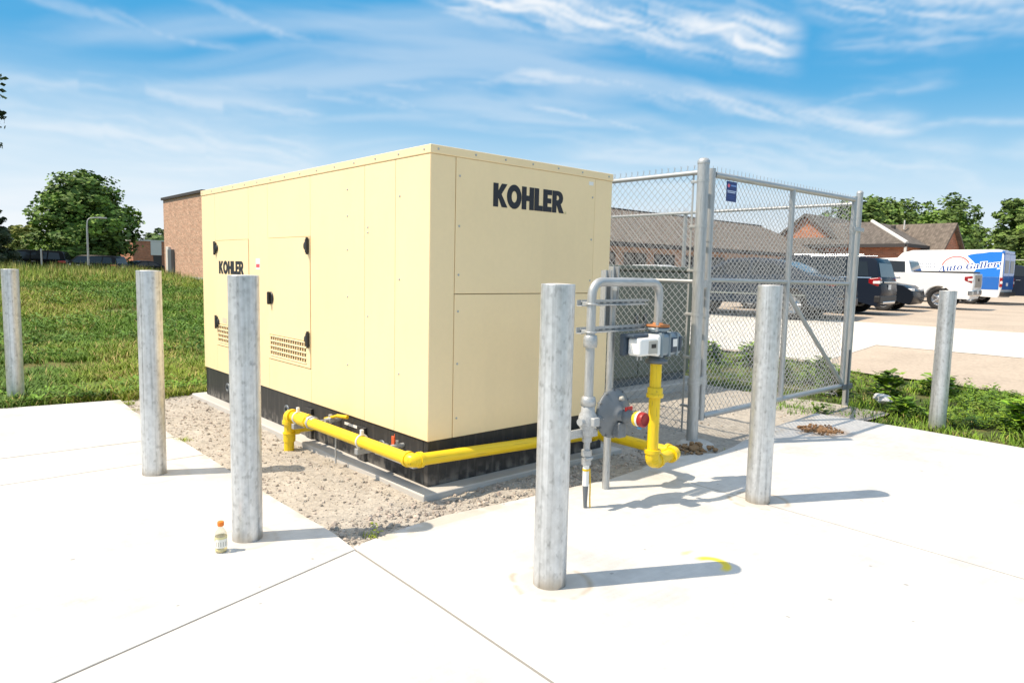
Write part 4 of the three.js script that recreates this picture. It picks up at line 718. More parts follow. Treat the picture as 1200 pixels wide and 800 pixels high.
{ // single bushy weeds that stand up from the strip
  const R = rng(571);
  const mk = (x, z, h, r, label, tone) => {
    const t = thing('weed', label, 'weed', [x, landY(x, z) - 0.06, z], R() * 6.28, 'bushy weeds in the strip by the car park');
    const st = []; for (let k = 0; k < 6; k++) { const a = R() * 6.28, d = r * 0.55 * R(); st.push(rod([0, 0, 0], [Math.cos(a) * d, h * (0.6 + 0.35 * R()), Math.sin(a) * d], 0.006, 5, 0.003)); }
    part('stem', st, std([0.10, 0.13, 0.03]), t);
    const g = mergeGeometries([0, 1, 2].map((k) => broadGeo(60, h * (0.75 + 0.15 * k), r, Math.floor(R() * 9999)))), n = g.attributes.position.count, c = new Float32Array(n * 3);
    for (let i = 0; i < n; i += 6) { const k = 1.25 * tone * (0.6 + 0.8 * R()), q = mix3(GREEN, YGREEN, R() * 0.5); for (let j = 0; j < 6; j++) for (let m = 0; m < 3; m++) c[(i + j) * 3 + m] = q[m] * k; }
    g.setAttribute('color', new THREE.BufferAttribute(c, 3)); part('foliage', g, M.leaf, t, 'stuff');
  };
  const L = [
    [7.55, 0.35, 0.36, 0.32, 'dark bushy weed nearest the right of the gate post', 0.8], [8.35, 0.75, 0.32, 0.32, 'bushy weed at the car park edge left of the weed bollard', 0.95], [6.55, 2.15, 0.36, 0.34, 'bushy bright weed just right of the bollard in the weeds', 1.1], [7.6, 2.25, 0.3, 0.3, 'low weed beyond the bright one right of the bollard', 1.0],
    [7.2, 2.8, 0.34, 0.36, 'leafy weed near the right edge of the picture', 1.05], [6.0, 2.55, 0.22, 0.26, 'small weed on the concrete edge at the far right', 1.1], [6.3, 1.0, 0.22, 0.26, 'small weed left of the bollard near the concrete edge', 1.15],
    [7.6, -1.3, 0.38, 0.3, 'grey-green weed seen through the middle of the gate', 0.9], [8.0, -0.8, 0.42, 0.34, 'weed seen through the right part of the gate', 0.95], [9.0, -2.5, 0.42, 0.4, 'weed seen through the left part of the gate by the car park', 0.9], [8.6, -3.2, 0.4, 0.4, 'weed behind the gate hinge post by the car park', 0.9], [7.1, -0.2, 0.4, 0.3, 'tall weed at the lower right corner of the gate', 0.9],
  ];
  for (const a of L) mk(...a);
}
solo('yard_weed', broadGeo(26, 0.1, 0.05, 91).translate(-0.72, -0.02, 0.5), std(YGREEN, { side: THREE.DoubleSide }), 'small yellow-green weed in the gravel by the corner of the joints', 'weed');

// ---------------------------------------------------------------- trees
function crownGeo(blobs, n, leaf, seed, c0, c1) {
  const R = rng(seed), tot = blobs.reduce((s, b) => s + b[3] * b[4], 0), P = [], C = [];
  for (const [bx, by, bz, rx, ry, rz = rx] of blobs) {
    const m = Math.round(n * rx * ry / tot), tone = 0.75 + 0.5 * R();
    // sub-clumps on the surface so that light and dark masses form
    const clumps = []; const nc = Math.max(9, Math.round(m / 55));
    for (let k = 0; k < nc; k++) { const u = R() * 2 - 1, a = R() * 6.283, q = Math.sqrt(1 - u * u), rr = 0.45 + 0.6 * R(); clumps.push([Math.cos(a) * q * rr, u * rr, Math.sin(a) * q * rr, 0.26 + 0.22 * R(), 0.75 + 0.5 * R()]); }
    for (let i = 0; i < m; i++) {
      const cl = clumps[Math.floor(R() * nc)], a = R() * 6.283, u = R() * 2 - 1, q = Math.sqrt(1 - u * u), d = cl[3] * Math.cbrt(R());
      const x = bx + rx * (cl[0] + Math.cos(a) * q * d), y = by + ry * (cl[1] + u * d), z = bz + rz * (cl[2] + Math.sin(a) * q * d), s = leaf * (0.6 + 0.8 * R());
      const n1 = V(x - bx, (y - by) * 1.2 + 0.4 * ry, z - bz).normalize().add(V(R() - 0.5, R() - 0.5, R() - 0.5).multiplyScalar(1.5)).normalize();
      const t1 = V(-n1.z, 0.3 * (R() - 0.5), n1.x).normalize(), t2 = n1.clone().cross(t1), e = V(x, y, z);
      const A = e.clone().addScaledVector(t1, s), B = e.clone().addScaledVector(t2, s * 0.55), D = e.clone().addScaledVector(t1, -s), E = e.clone().addScaledVector(t2, -s * 0.55);
      for (const v of [A, B, D, A, D, E]) P.push(v.x, v.y, v.z);
      const k = tone * cl[4] * (0.75 + 0.5 * R()), c = mix3(c0, c1, R()); for (let j = 0; j < 6; j++) C.push(c[0] * k, c[1] * k, c[2] * k);
    }
  }
  const g = new THREE.BufferGeometry(); g.setAttribute('position', new THREE.BufferAttribute(new Float32Array(P), 3)); g.setAttribute('color', new THREE.BufferAttribute(new Float32Array(C), 3)); g.computeVertexNormals(); return g;
}
function blobTree(name, label, x, z, h, w, o = {}) {
  const R = rng(o.seed ?? 1), y0 = landY(x, z) - 0.1, t = thing(name, label, 'tree', [x, y0, z], 0, o.group), hb = h * (o.base ?? 0.12), blobs = [], limbs = [];
  const n = o.n ?? 15; limbs.push(rod([0, 0, 0], [0.1, h * 0.55, 0], h * 0.03, 9, h * 0.012));
  for (let i = 0; i < n; i++) {
    const v = (i + 0.5) / n, yy = hb + (h - hb) * (0.12 + 0.8 * v), prof = o.conic ? (1 - 0.85 * v) : Math.sin(Math.PI * Math.pow(0.3 + 0.68 * v, 1.1)), a = i * 2.4 + R(), d = w * 0.5 * prof * (0.35 + 0.5 * R()), r = w * 0.5 * (o.conic ? 0.3 + 0.35 * prof : 0.34 + 0.24 * R()) * (o.puff ?? 1);
    const b = [Math.cos(a) * d, yy, Math.sin(a) * d, r, r * (o.flat ?? 0.75)]; blobs.push(b); limbs.push(rod([0.05, Math.max(0.4, yy - d * 0.8 - 0.3), 0], [b[0] * 0.85, yy, b[2] * 0.85], h * 0.008, 5, h * 0.003));
  }
  part('trunk', limbs, M.bark, t); part('crown', crownGeo(blobs, Math.round((o.leaves ?? 5200) * 1.9), o.leaf ?? 0.16, (o.seed ?? 1) + 100, o.c0 ?? [0.035, 0.08, 0.012], o.c1 ?? [0.075, 0.14, 0.022]), M.leaf, t, 'stuff');
  return t;
}
const TG = 'trees along the horizon';
blobTree('broadleaf_tree', 'big round dark green tree behind the mound on the left', 10.2, -65.6, 8.6, 8.8, { seed: 3, n: 30, base: 0.02, leaves: 15000, leaf: 0.19, puff: 0.92, c0: [0.045, 0.105, 0.014], c1: [0.16, 0.26, 0.035], group: TG });
blobTree('broadleaf_tree', 'yellow-green bushy tree left of the big dark tree', 9.2, -93.5, 5.7, 5.4, { seed: 5, n: 14, base: 0.0, leaves: 4200, leaf: 0.22, c0: [0.12, 0.15, 0.02], c1: [0.19, 0.20, 0.03], group: TG });
blobTree('broadleaf_tree', 'low yellowish shrub at the left foot of the big dark tree', 7.0, -72.0, 3.6, 4.4, { seed: 6, n: 10, base: 0.0, leaves: 3000, leaf: 0.18, c0: [0.07, 0.12, 0.02], c1: [0.15, 0.17, 0.03], group: TG });
blobTree('conifer_tree', 'dark conifer cut by the left edge of the picture', 2.4, -51.4, 4.6, 3.4, { seed: 8, n: 14, base: 0.0, conic: true, leaves: 4500, leaf: 0.14, c0: [0.015, 0.035, 0.012], c1: [0.03, 0.055, 0.02], group: TG });
blobTree('tall_tree', 'tall tree whose leaves just enter at the left edge', -1.3, -33.5, 10.2, 5.3, { seed: 9, n: 20, base: 0.45, leaves: 6500, leaf: 0.13, c0: [0.03, 0.06, 0.015], c1: [0.06, 0.10, 0.02], group: TG });
for (const [x, z, h, w, s, l] of [[24.5, -118, 5.6, 9, 12, 'pale green tree line left of the brick wall, nearest part'], [30, -116, 6.4, 9, 13, 'green tree standing behind the low red brick building'], [17, -122, 5.4, 9, 14, 'faint green tree between the dark tree and the brick building']]) blobTree('broadleaf_tree', l, x, z, h, w, { seed: s, n: 14, base: 0, leaves: 3600, leaf: 0.3, c0: [0.06, 0.11, 0.03], c1: [0.12, 0.18, 0.05], group: TG });
const RT = [
  [61.5, -21.5, 8.6, 8.0, 21, 'airy light green tree above the ridge right of the gate', 0.16], [56.5, -24.0, 5.9, 5.0, 22, 'small light green tree just right of the gate post', 0.0],
  [69, -21.5, 9.3, 9.0, 23, 'dense green tree above the dark brick gable', 0.0], [75, -19.0, 9.4, 8.4, 24, 'green tree behind the white van', 0.0], [73, -13.0, 9.6, 6.2, 25, 'tall pointed green tree above the blue van end', 0.0],
  [80, -10.8, 8.8, 8.0, 26, 'spreading green tree at the right edge of the picture', 0.0], [66, -16.5, 6.9, 7.0, 27, 'lower green tree between the roofs and the tall pointed tree', 0.0], [71, -7.6, 10.2, 6.6, 28, 'tree partly cut by the right edge of the picture', 0.05], [88, -22, 8.6, 10, 29, 'dark tree filling the gap behind the pointed tree', 0.0], [84, -30, 9.2, 10, 30, 'distant tree behind the airy light green tree', 0.0],
];
for (const [x, z, h, w, s, l, b] of RT) blobTree('broadleaf_tree', l, x, z, h * 0.93, w, { seed: s, n: 18, base: b, leaves: 7000, leaf: 0.19, puff: 0.95, conic: s === 25, c0: [0.075, 0.15, 0.022], c1: [0.17, 0.26, 0.05], group: TG });

// ---------------------------------------------------------------- buildings
function windowIn(parent, axis, x, y, z, w, h, frameM, glassM = M.glassDark) { // axis 'z': wall faces +z; 'x': wall faces -x
  const f = 0.07, g = axis === 'z' ? [box(x - w / 2, x + w / 2, y, y + f, z - 0.02, z + 0.05), box(x - w / 2, x + w / 2, y + h - f, y + h, z - 0.02, z + 0.05), box(x - w / 2, x - w / 2 + f, y + f, y + h - f, z - 0.02, z + 0.05), box(x + w / 2 - f, x + w / 2, y + f, y + h - f, z - 0.02, z + 0.05), box(x - f / 2, x + f / 2, y + f, y + h - f, z - 0.02, z + 0.045)]
    : [box(x - 0.05, x + 0.02, y, y + f, z - w / 2, z + w / 2), box(x - 0.05, x + 0.02, y + h - f, y + h, z - w / 2, z + w / 2), box(x - 0.05, x + 0.02, y + f, y + h - f, z - w / 2, z - w / 2 + f), box(x - 0.05, x + 0.02, y + f, y + h - f, z + w / 2 - f, z + w / 2)];
  const win = part('window', g, frameM, parent);
  part('pane', axis === 'z' ? box(x - w / 2 + f, x + w / 2 - f, y + f, y + h - f, z, z + 0.015) : box(x - 0.015, x, y + f, y + h - f, z - w / 2 + f, z + w / 2 - f), glassM, win);
}
{ // brick block behind the mound
  const t = thing('brick_building', 'tall windowless tan brick wall of a flat-roofed building beside the mound', 'building');
  part('wall', uvBox(box(12.75, 34, 0.68, 6.14, -52.0, -43.4), 1), M.brickTan, t);
  part('foundation', uvBox(box(12.70, 34.05, -0.5, 0.68, -52.05, -43.35), 0.5), M.conc, t);
  part('roof_edge', box(12.62, 34.1, 6.14, 6.32, -52.13, -43.3), M.fasciaDark, t);
  part('downpipe_box', rbox(12.58, 12.76, 1.0, 2.75, -51.1, -50.5, 0.02), M.fasciaWhite, t); part('meter_box', rbox(12.5, 12.76, 0.9, 2.55, -50.4, -49.6, 0.03), M.steelDark, t);
}
{
  const t = thing('brick_building', 'low red brick building with a white panel far behind the tan wall', 'building');
  part('wall', uvBox(box(21.4, 40, -0.3, 4.35, -112, -96), 1), M.brickRed, t); part('wall', uvBox(box(21.2, 21.4, -0.3, 4.35, -112, -96), 1), M.brickRed, t);
  part('roof_edge', box(21.1, 40.1, 4.35, 4.5, -112.1, -95.9), M.fasciaWhite, t);
  part('white_panel', box(23.3, 24.6, 2.55, 4.34, -96, -95.93), M.fasciaWhite, t); part('door', box(23.6, 24.6, -0.2, 2.5, -96, -95.94), M.fasciaDark, t);
}
const roofUV = (g) => uvBox(g, 1);
{ // long low building behind the car park
  const t = thing('long_building', 'long low building with a brown shingle roof and dark windows behind the fence', 'building');
  part('wall', uvBox(box(21.5, 46.4, 0.2, 3.05, -28.0, -18.1), 1), M.brickTan, t);
  part('roof', [roofUV(slabGeo([[21, 3.08, -17.5], [46.4, 3.08, -17.5], [46.4, 5.33, -23.0], [21, 5.33, -23.0]], 0.14)), roofUV(slabGeo([[21, 5.33, -23.0], [46.4, 5.33, -23.0], [46.4, 3.08, -28.5], [21, 3.08, -28.5]], 0.14))], M.shingle, t);
  part('gutter', box(21, 46.4, 2.86, 3.05, -17.62, -17.46), M.fasciaDark, t);
  part('ridge_cap', rod([21, 5.35, -23], [46.4, 5.35, -23], 0.06, 6), M.fasciaDark, t);
  for (let k = 0; k < 10; k++) windowIn(t, 'z', 22.8 + k * 2.45, 1.15, -18.1, 1.75, 1.45, M.fasciaDark);
}
{ // gabled brick house to its right, with hipped wing and cross gable
  const t = thing('brick_house', 'orange brick gabled house with grey shingle roofs and a hipped wing behind the vehicles', 'house');
  part('wall', uvBox(box(46.5, 66, 0.2, 3.5, -22.7, -16.5), 1), M.brickOrange, t);
  { const g = slabGeo([[46.49, 3.5, -22.7], [46.49, 3.5, -16.5], [46.49, 5.95, -19.6]], 0.2); part('gable_wall', uvBox(g, 1), M.brickOrange, t); }
  part('lower_wall', uvBox(box(46.42, 46.5, 0.2, 3.5, -22.7, -16.45), 1), M.brickOrange, t);
  part('roof', [roofUV(slabGeo([[46.2, 3.5, -16.1], [66.4, 3.5, -16.1], [66.4, 6.12, -19.6], [46.2, 6.12, -19.6]], 0.16)), roofUV(slabGeo([[46.2, 6.12, -19.6], [66.4, 6.12, -19.6], [66.4, 3.5, -23.1], [46.2, 3.5, -23.1]], 0.16))], M.shingleGrey, t);
  part('gutter', box(46.15, 46.24, 3.34, 3.52, -16.4, -16.0), M.fasciaWhite, t);
  // hipped wing
  const wx0 = 46.0, wx1 = 56.5, wz0 = -16.6, wz1 = -12.9, e = 3.87, r = 5.5;
  part('wing_wall', uvBox(box(wx0, wx1, 0.2, e - 0.1, wz0 - 2.5, wz1), 1), M.brickRed, t);
  const A = [wx0 - 0.35, e, wz1 + 0.35], B = [wx1 + 0.35, e, wz1 + 0.35], C = [wx0 - 0.35, e, wz0 - 4], N = [wx0 + 2.2, r, wz1 - 2.85], N2 = [wx0 + 2.2, r, wz0 - 4], S = [wx1 - 3.1, r, wz1 - 2.85];
  part('wing_roof', [roofUV(slabGeo([C, A, N, N2], 0.14)), roofUV(slabGeo([A, B, S, N], 0.14))], M.shingleGrey, t);
  part('hip_cap', [rod([A[0], A[1] + 0.04, A[2]], [N[0], N[1] + 0.04, N[2]], 0.13, 8)], M.fasciaWhite, t);
  part('wing_gutter', [box(wx0 - 0.45, wx0 - 0.33, e - 0.22, e + 0.0, wz0 - 2, wz1 + 0.3), box(wx0 - 0.4, wx1 + 0.4, e - 0.22, e, wz1 + 0.33, wz1 + 0.45)], M.fasciaDark, t);
  part('downspout', box(wx0 - 0.42, wx0 - 0.28, 0.4, e - 0.2, wz1 + 0.22, wz1 + 0.36), M.fasciaWhite, t);
  // cross gable facing the street
  const gx = 51.6, gz = -11.5, hw = 2.5, ge = 3.45, gr = 5.5;
  part('gable_wing_wall', uvBox(box(gx - hw + 0.3, gx + hw - 0.3, 0.2, ge, -16, gz - 0.3), 1), M.brickRed, t);
  part('cross_gable', uvBox(slabGeo([[gx - hw + 0.15, ge, gz - 0.3], [gx + hw - 0.15, ge, gz - 0.3], [gx, gr - 0.15, gz - 0.3]], 0.2), 1), M.brickRed, t);
  part('gable_roof', [roofUV(slabGeo([[gx - hw, ge, gz], [gx, gr, gz], [gx, gr, -20], [gx - hw, ge, -20]], 0.14)), roofUV(slabGeo([[gx, gr, gz], [gx + hw, ge, gz], [gx + hw, ge, -20], [gx, gr, -20]], 0.14))], M.shingle, t);
  part('roof_vent', [rbox(50.1, 50.35, 5.0, 5.35, -15.2, -14.95, 0.03)], M.fasciaDark, t); part('vent_pipe', rod([50.9, 5.1, -14.6], [50.9, 5.75, -14.6], 0.05, 8), M.fasciaWhite, t);
}
{
  const t = thing('hip_house', 'far house with a low grey hipped roof above the white van', 'house');
  const x0 = 59.5, x1 = 72, z0 = -24.5, z1 = -15.3, e = 4.2, r = 6.15, zm = -19.9;
  part('wall', uvBox(box(x0 + 0.4, x1 - 0.4, 0.2, e, z0 + 0.4, z1 - 0.4), 1), M.brickRed, t);
  const A = [x0, e, z0], B = [x0, e, z1], C = [x1, e, z1], D = [x1, e, z0], N = [x0 + 4.6, r, zm], S = [x1 - 4.6, r, zm];
  part('roof', [roofUV(slabGeo([A, B, N], 0.14)), roofUV(slabGeo([B, C, S, N], 0.14)), roofUV(slabGeo([C, D, S], 0.14)), roofUV(slabGeo([D, A, N, S], 0.14))], M.shingle, t);
  part('gutter', [box(x0 - 0.05, x0 + 0.05, e - 0.2, e - 0.02, z0, z1), box(x0, x1, e - 0.2, e - 0.02, z1 - 0.05, z1 + 0.05)], M.fasciaDark, t);
}
solo('power_line', [tube([[70, 3.75, 14], [66, 3.35, -5], [64, 3.4, -18]], 0.02, 1, 30, 5)], M.white, 'thin pale overhead wire crossing in front of the right-hand trees', 'wire');
{ // street lamp on the left
  const t = thing('street_lamp', 'thin grey street lamp with a curved arm before the big dark tree', 'street lamp', [8.15, landY(8.15, -53.8) - 0.1, -53.8]);
  part('pole', rod([0, 0, 0], [0, 4.1, 0], 0.075, 10, 0.055), M.galvDull, t); part('arm', tube([[0, 4.08, 0], [0.05, 4.62, 0], [0.9, 4.72, 0.05]], 0.04, 0.4, 24, 8), M.galvDull, t); part('lamp_head', rbox(0.75, 1.25, 4.64, 4.74, -0.1, 0.16, 0.03), M.galvDull, t);
}
solo('sign_post', [rod([4.8, 0.2, -50], [4.8, 2.3, -50], 0.05, 8)], M.galv, 'short pale post beside the dark vehicles beyond the mound', 'post');
// ---------------------------------------------------------------- vehicles (front towards -z, origin on the ground at mid-length)
function vehicle(o, name, label, category, x, z, turn, group) {
  const t = thing(name, label, category, [x, landY(x, z) - 0.02, z], turn, group);
  const { L, W, y0, belt, top, axF, axR, wr } = o, hw = W / 2, roofY = Math.max(...o.top.map((p) => p[1]));
  const paint = o.paint;
  const w = (y) => (y > belt ? hw - (o.tumble ?? 0.16) * (y - belt) / (roofY - belt) : hw);
  const arch = (zc, dir) => { const out = []; for (let k = 0; k <= 10; k++) { const a = Math.PI * k / 10; out.push([zc + dir * -Math.cos(a) * (wr + 0.07), Math.max(y0, wr + Math.sin(a) * (wr + 0.07))]); } return out; };
  // outline, anticlockwise seen from the left flank
  const prof0 = [...o.top, [o.top[o.top.length - 1][0] + 0.06, y0], ...arch(axF, 1), ...arch(axR, 1), [o.top[0][0] - 0.06, y0]];
  const prof = []; prof0.forEach((p, i) => { const q = prof0[(i + 1) % prof0.length]; prof.push(p); if ((p[1] - belt) * (q[1] - belt) < 0) { const f = (belt - p[1]) / (q[1] - p[1]); prof.push([lerp(p[0], q[0], f), belt]); } });
  const cy = (roofY + y0) / 2;
  const inset = (p, d) => { const dz = p[0], dy = p[1] - cy, l = Math.hypot(dz, dy * 1.6); return [p[0] - dz / l * d, p[1] - (p[1] > y0 + 0.01 ? dy / l * d * 1.3 : 0)]; };
  const loops = [[1, 0.05], [0.985, 0.015], [0.95, 0], [-0.95, 0], [-0.985, 0.015], [-1, 0.05]];
  const P = [], pt = (li, i) => { const [s, d] = loops[li], q = inset(prof[i], d); return [s * w(q[1]), q[1], q[0]]; };
  const n = prof.length, put = (...v) => v.forEach((q) => P.push(...q));
  for (let l = 0; l + 1 < loops.length; l++) for (let i = 0; i < n; i++) { const j = (i + 1) % n; put(pt(l, i), pt(l + 1, i), pt(l + 1, j), pt(l, i), pt(l + 1, j), pt(l, j)); }
  for (const li of [0, loops.length - 1]) { for (const up of [1, -1]) { const ids = prof.map((_, i) => i).filter((i) => (prof[i][1] - belt) * up >= -1e-6), c = ids.map((i) => { const q = pt(li, i); return new THREE.Vector2(q[2], q[1]); }); for (const f of THREE.ShapeUtils.triangulateShape(c, [])) { const q = f.map((k) => pt(li, ids[k])); li ? put(q[0], q[1], q[2]) : put(q[0], q[2], q[1]); } } }
  let g = new THREE.BufferGeometry(); g.setAttribute('position', new THREE.BufferAttribute(new Float32Array(P), 3)); g.computeVertexNormals(); g = toCreasedNormals(mergeVertices(g.deleteAttribute('normal')), 0.55);
  part('body', g, paint, t);
  const flank = (pts, name2, m, off = 0.008, parent = t) => { const r = []; for (const s of [-1, 1]) { const q = pts.map(([zz, yy]) => [s * (w(yy) + off), yy, zz]); part(name2, [polyGeo(q), polyGeo(q.map(([a, b, c]) => [a - s * 0.02, b, c]).reverse())], m, parent); } };
  const across = (a, b, ka, kb, name2, m, off = 0.012) => { // panel over an edge of the outline
    const ny = -(b[0] - a[0]), nz = (b[1] - a[1]), l = Math.hypot(ny, nz) || 1, s = (nz / l) * (a[0] + b[0] > 0 ? 1 : -1) < 0 ? -1 : 1, oy = Math.abs(ny / l) * off, oz = nz / l * off * s;
    const A = [a[0] + oz, a[1] + oy], B = [b[0] + oz, b[1] + oy];
    part(name2, slabGeo([[-w(a[1]) * ka, A[1], A[0]], [w(a[1]) * ka, A[1], A[0]], [w(b[1]) * kb, B[1], B[0]], [-w(b[1]) * kb, B[1], B[0]]], 0.01), m, t);
  };
  for (const q of o.windows) flank(q, 'window', M.glassDark);
  if (o.windshield) across(...o.windshield, 0.9, 0.9, 'windshield', M.glassDark);
  if (o.rearGlass) across(...o.rearGlass, 0.88, 0.86, 'rear_window', M.glassDark);
  // wheels
  for (const [zc, s] of [[axF, -1], [axF, 1], [axR, -1], [axR, 1]]) {
    const wh = new THREE.Group(); wh.name = 'wheel'; wh.position.set(s * (hw - 0.115), wr, zc); t.add(wh);
    part('tyre', lathe([[wr * 0.62, -0.11], [wr * 0.93, -0.115], [wr, -0.085], [wr, 0.085], [wr * 0.93, 0.115], [wr * 0.62, 0.11], [wr * 0.6, 0]], [0, 0, 0], 28, [s, 0, 0]), tyreM, wh);
    const sp = [lathe([[0, 0.07], [0.06, 0.075], [0.07, 0.06], [wr * 0.56, 0.05], [wr * 0.6, 0.1], [wr * 0.64, 0.11], [wr * 0.64, 0.06]].map(([a, b]) => [a, b - (a > 0.07 && a < wr * 0.58 ? 0.06 : 0)]), [0, 0, 0], 26, [s, 0, 0])];
    for (let k = 0; k < 5; k++) { const a = k * Math.PI * 0.4 + 0.3; sp.push(rod([s * 0.075, 0, 0], [s * 0.09, Math.cos(a) * wr * 0.6, Math.sin(a) * wr * 0.6], 0.03, 6)); }
    part('rim', sp, o.rim ?? rimM, wh);
  }
  return { t, w, flank, across, hw };
}
const tyreM = std([0.02, 0.02, 0.021], { roughness: 0.85 }), rimM = std([0.5, 0.51, 0.53], { metalness: 0.8, roughness: 0.3 }), rimDark = std([0.10, 0.10, 0.11], { metalness: 0.6, roughness: 0.35 });
const paint = (c, m = 0.0) => new THREE.MeshPhysicalMaterial({ color: lin(...c), roughness: 0.25, metalness: 0, ior: 1.27, specularIntensity: 0.5 });
const trimBlack = std([0.02, 0.02, 0.022], { roughness: 0.55 }), chrome = std([0.7, 0.71, 0.73], { metalness: 0.9, roughness: 0.15 }), tailRed = new THREE.MeshPhysicalMaterial({ color: lin(0.30, 0.006, 0.01), roughness: 0.2, clearcoat: 1 }), lampClear = std([0.75, 0.75, 0.75], { roughness: 0.15 });
const SUV = (c) => ({ L: 5.0, W: 1.98, y0: 0.28, belt: 1.12, axF: -1.52, axR: 1.42, wr: 0.39, tumble: 0.17, paint: c,
  top: [[2.46, 0.42], [2.5, 0.72], [2.44, 1.1], [2.3, 1.6], [2.2, 1.74], [1.5, 1.79], [-0.3, 1.78], [-0.62, 1.72], [-1.28, 1.16], [-2.1, 1.05], [-2.4, 0.9], [-2.5, 0.6], [-2.46, 0.4]],
  windows: [[[2.12, 1.18], [2.02, 1.62], [1.42, 1.67], [1.36, 1.18]], [[1.28, 1.18], [1.33, 1.67], [0.36, 1.69], [0.36, 1.18]], [[0.28, 1.18], [0.28, 1.69], [-0.5, 1.66], [-1.1, 1.18]]], windshield: [[-1.2, 1.22], [-0.68, 1.68]], rearGlass: [[2.42, 1.16], [2.31, 1.58]] });
const SEDAN = (c) => ({ L: 4.9, W: 1.86, y0: 0.24, belt: 0.98, axF: -1.5, axR: 1.4, wr: 0.34, tumble: 0.2, paint: c,
  top: [[2.36, 0.34], [2.42, 0.62], [2.36, 0.98], [1.75, 1.08], [0.95, 1.42], [0.35, 1.49], [-0.3, 1.47], [-1.2, 1.02], [-2.1, 0.88], [-2.38, 0.7], [-2.42, 0.5], [-2.38, 0.34]],
  windows: [[[1.32, 1.08], [0.92, 1.33], [0.32, 1.39], [0.3, 1.06]], [[0.22, 1.06], [0.24, 1.39], [-0.28, 1.37], [-0.95, 1.05]]], windshield: [[-1.1, 1.07], [-0.36, 1.44]], rearGlass: [[1.66, 1.12], [1.0, 1.395]] });
const dress = (v, o) => { // lamps, bumpers, handles
  const { t, flank, w } = v, tl = o.tail, f = o.front;
  for (const s of [-1, 1]) {
    const x1 = s * (w(tl.y) + 0.012), x0 = s * (w(tl.y) - tl.w); const g = rbox(Math.min(x0, x1), Math.max(x0, x1), tl.y - tl.h / 2, tl.y + tl.h / 2, tl.z - tl.d, tl.z + 0.012, 0.07, 4); { const p = g.attributes.position; for (let i = 0; i < p.count; i++) { const k = Math.min(1, Math.max(0, (tl.z - p.getZ(i)) / tl.d)); p.setY(i, tl.y + 0.12 * tl.h * k + (p.getY(i) - tl.y) * (1 - 0.55 * k)); } g.computeVertexNormals(); } const l = part('tail_light', g, tailRed, t);
    if (tl.clear) part('reverse_lamp', rbox(Math.min(x0, x1) - 0.008, Math.max(x0, x1) + 0.008, tl.y - tl.h * 0.14, tl.y + tl.h * 0.12, tl.z - tl.d * 0.55, tl.z + 0.018, 0.02), lampClear, l);
    const hx1 = s * (w(f.y) - 0.02), hx0 = s * (w(f.y) - 0.42); part('headlight', rbox(Math.min(hx0, hx1), Math.max(hx0, hx1), f.y - 0.07, f.y + 0.07, f.z - 0.01, f.z + 0.3, 0.03, 3), lampClear, t);
    part('mirror', rbox(s > 0 ? w(o.my) : -w(o.my) - 0.2, s > 0 ? w(o.my) + 0.2 : -w(o.my), o.my - 0.02, o.my + 0.15, o.mz - 0.08, o.mz + 0.06, 0.03, 3), o.mm ?? trimBlack, t);
    for (const hz of o.handles) part('door_handle', rbox(s > 0 ? w(o.hy) : -w(o.hy) - 0.03, s > 0 ? w(o.hy) + 0.03 : -w(o.hy), o.hy - 0.015, o.hy + 0.015, hz - 0.1, hz + 0.1, 0.01), chrome, t);
  }
  part('rear_bumper', rbox(-w(o.by) - 0.01, w(o.by) + 0.01, o.by - 0.12, o.by + 0.1, tl.z - 0.14, tl.z + 0.05, 0.04, 3), o.bm ?? trimBlack, t);
  part('front_grille', rbox(-0.55, 0.55, f.y - 0.25, f.y - 0.02, f.z - 0.03, f.z + 0.25, 0.03), trimBlack, t);
  part('number_plate', box(-0.16, 0.16, o.py, o.py + 0.15, tl.z + 0.05, tl.z + 0.058), M.white, t);
};
const G = 'vehicles parked in the row behind the fence';
{
  const navy = paint([0.014, 0.02, 0.034], 0.3), black = paint([0.009, 0.010, 0.012], 0.2);
  const v = vehicle(SUV(navy), 'parked_suv', 'dark SUV showing a big red tail light, just right of the gate post', 'car', 20.1, -6.8, 0.12, G);
  dress(v, { tail: { y: 1.0, h: 0.34, w: 0.24, z: 2.44, d: 0.34, clear: true }, front: { y: 0.82, z: -2.44 }, by: 0.5, py: 0.78, mz: -0.95, my: 1.15, hy: 1.0, handles: [0.5, -0.45] });
  v.flank([[2.2, 1.125], [2.2, 1.15], [-1.1, 1.16], [-1.1, 1.135]], 'belt_trim', chrome, 0.01); part('rear_trim', rbox(-0.62, 0.62, 0.98, 1.03, 2.46, 2.485, 0.01), chrome, v.t); part('bumper_guard', rbox(-0.7, 0.7, 0.34, 0.42, 2.38, 2.52, 0.02), chrome, v.t);
  for (const s of [-1, 1]) part('roof_rail', rod([s * 0.78, 1.83, 1.9], [s * 0.78, 1.83, -0.2], 0.02, 8), chrome, v.t);
}
{
  const v = vehicle(SEDAN(paint([0.03, 0.042, 0.062], 0.35)), 'parked_sedan', 'dark blue sedan parked straight behind the gate mesh', 'car', 16.4, -6.75, 0.14, G); v.t.scale.setScalar(1.12);
  dress(v, { tail: { y: 0.86, h: 0.16, w: 0.35, z: 2.37, d: 0.3 }, front: { y: 0.72, z: -2.36 }, by: 0.45, py: 0.66, mz: -0.9, my: 1.02, hy: 0.86, handles: [0.55, -0.4], bm: v.t.children[0].material });
  v.flank([[1.7, 0.56], [1.7, 0.6], [-1.4, 0.6], [-1.4, 0.56]], 'side_trim', chrome, 0.012);
}
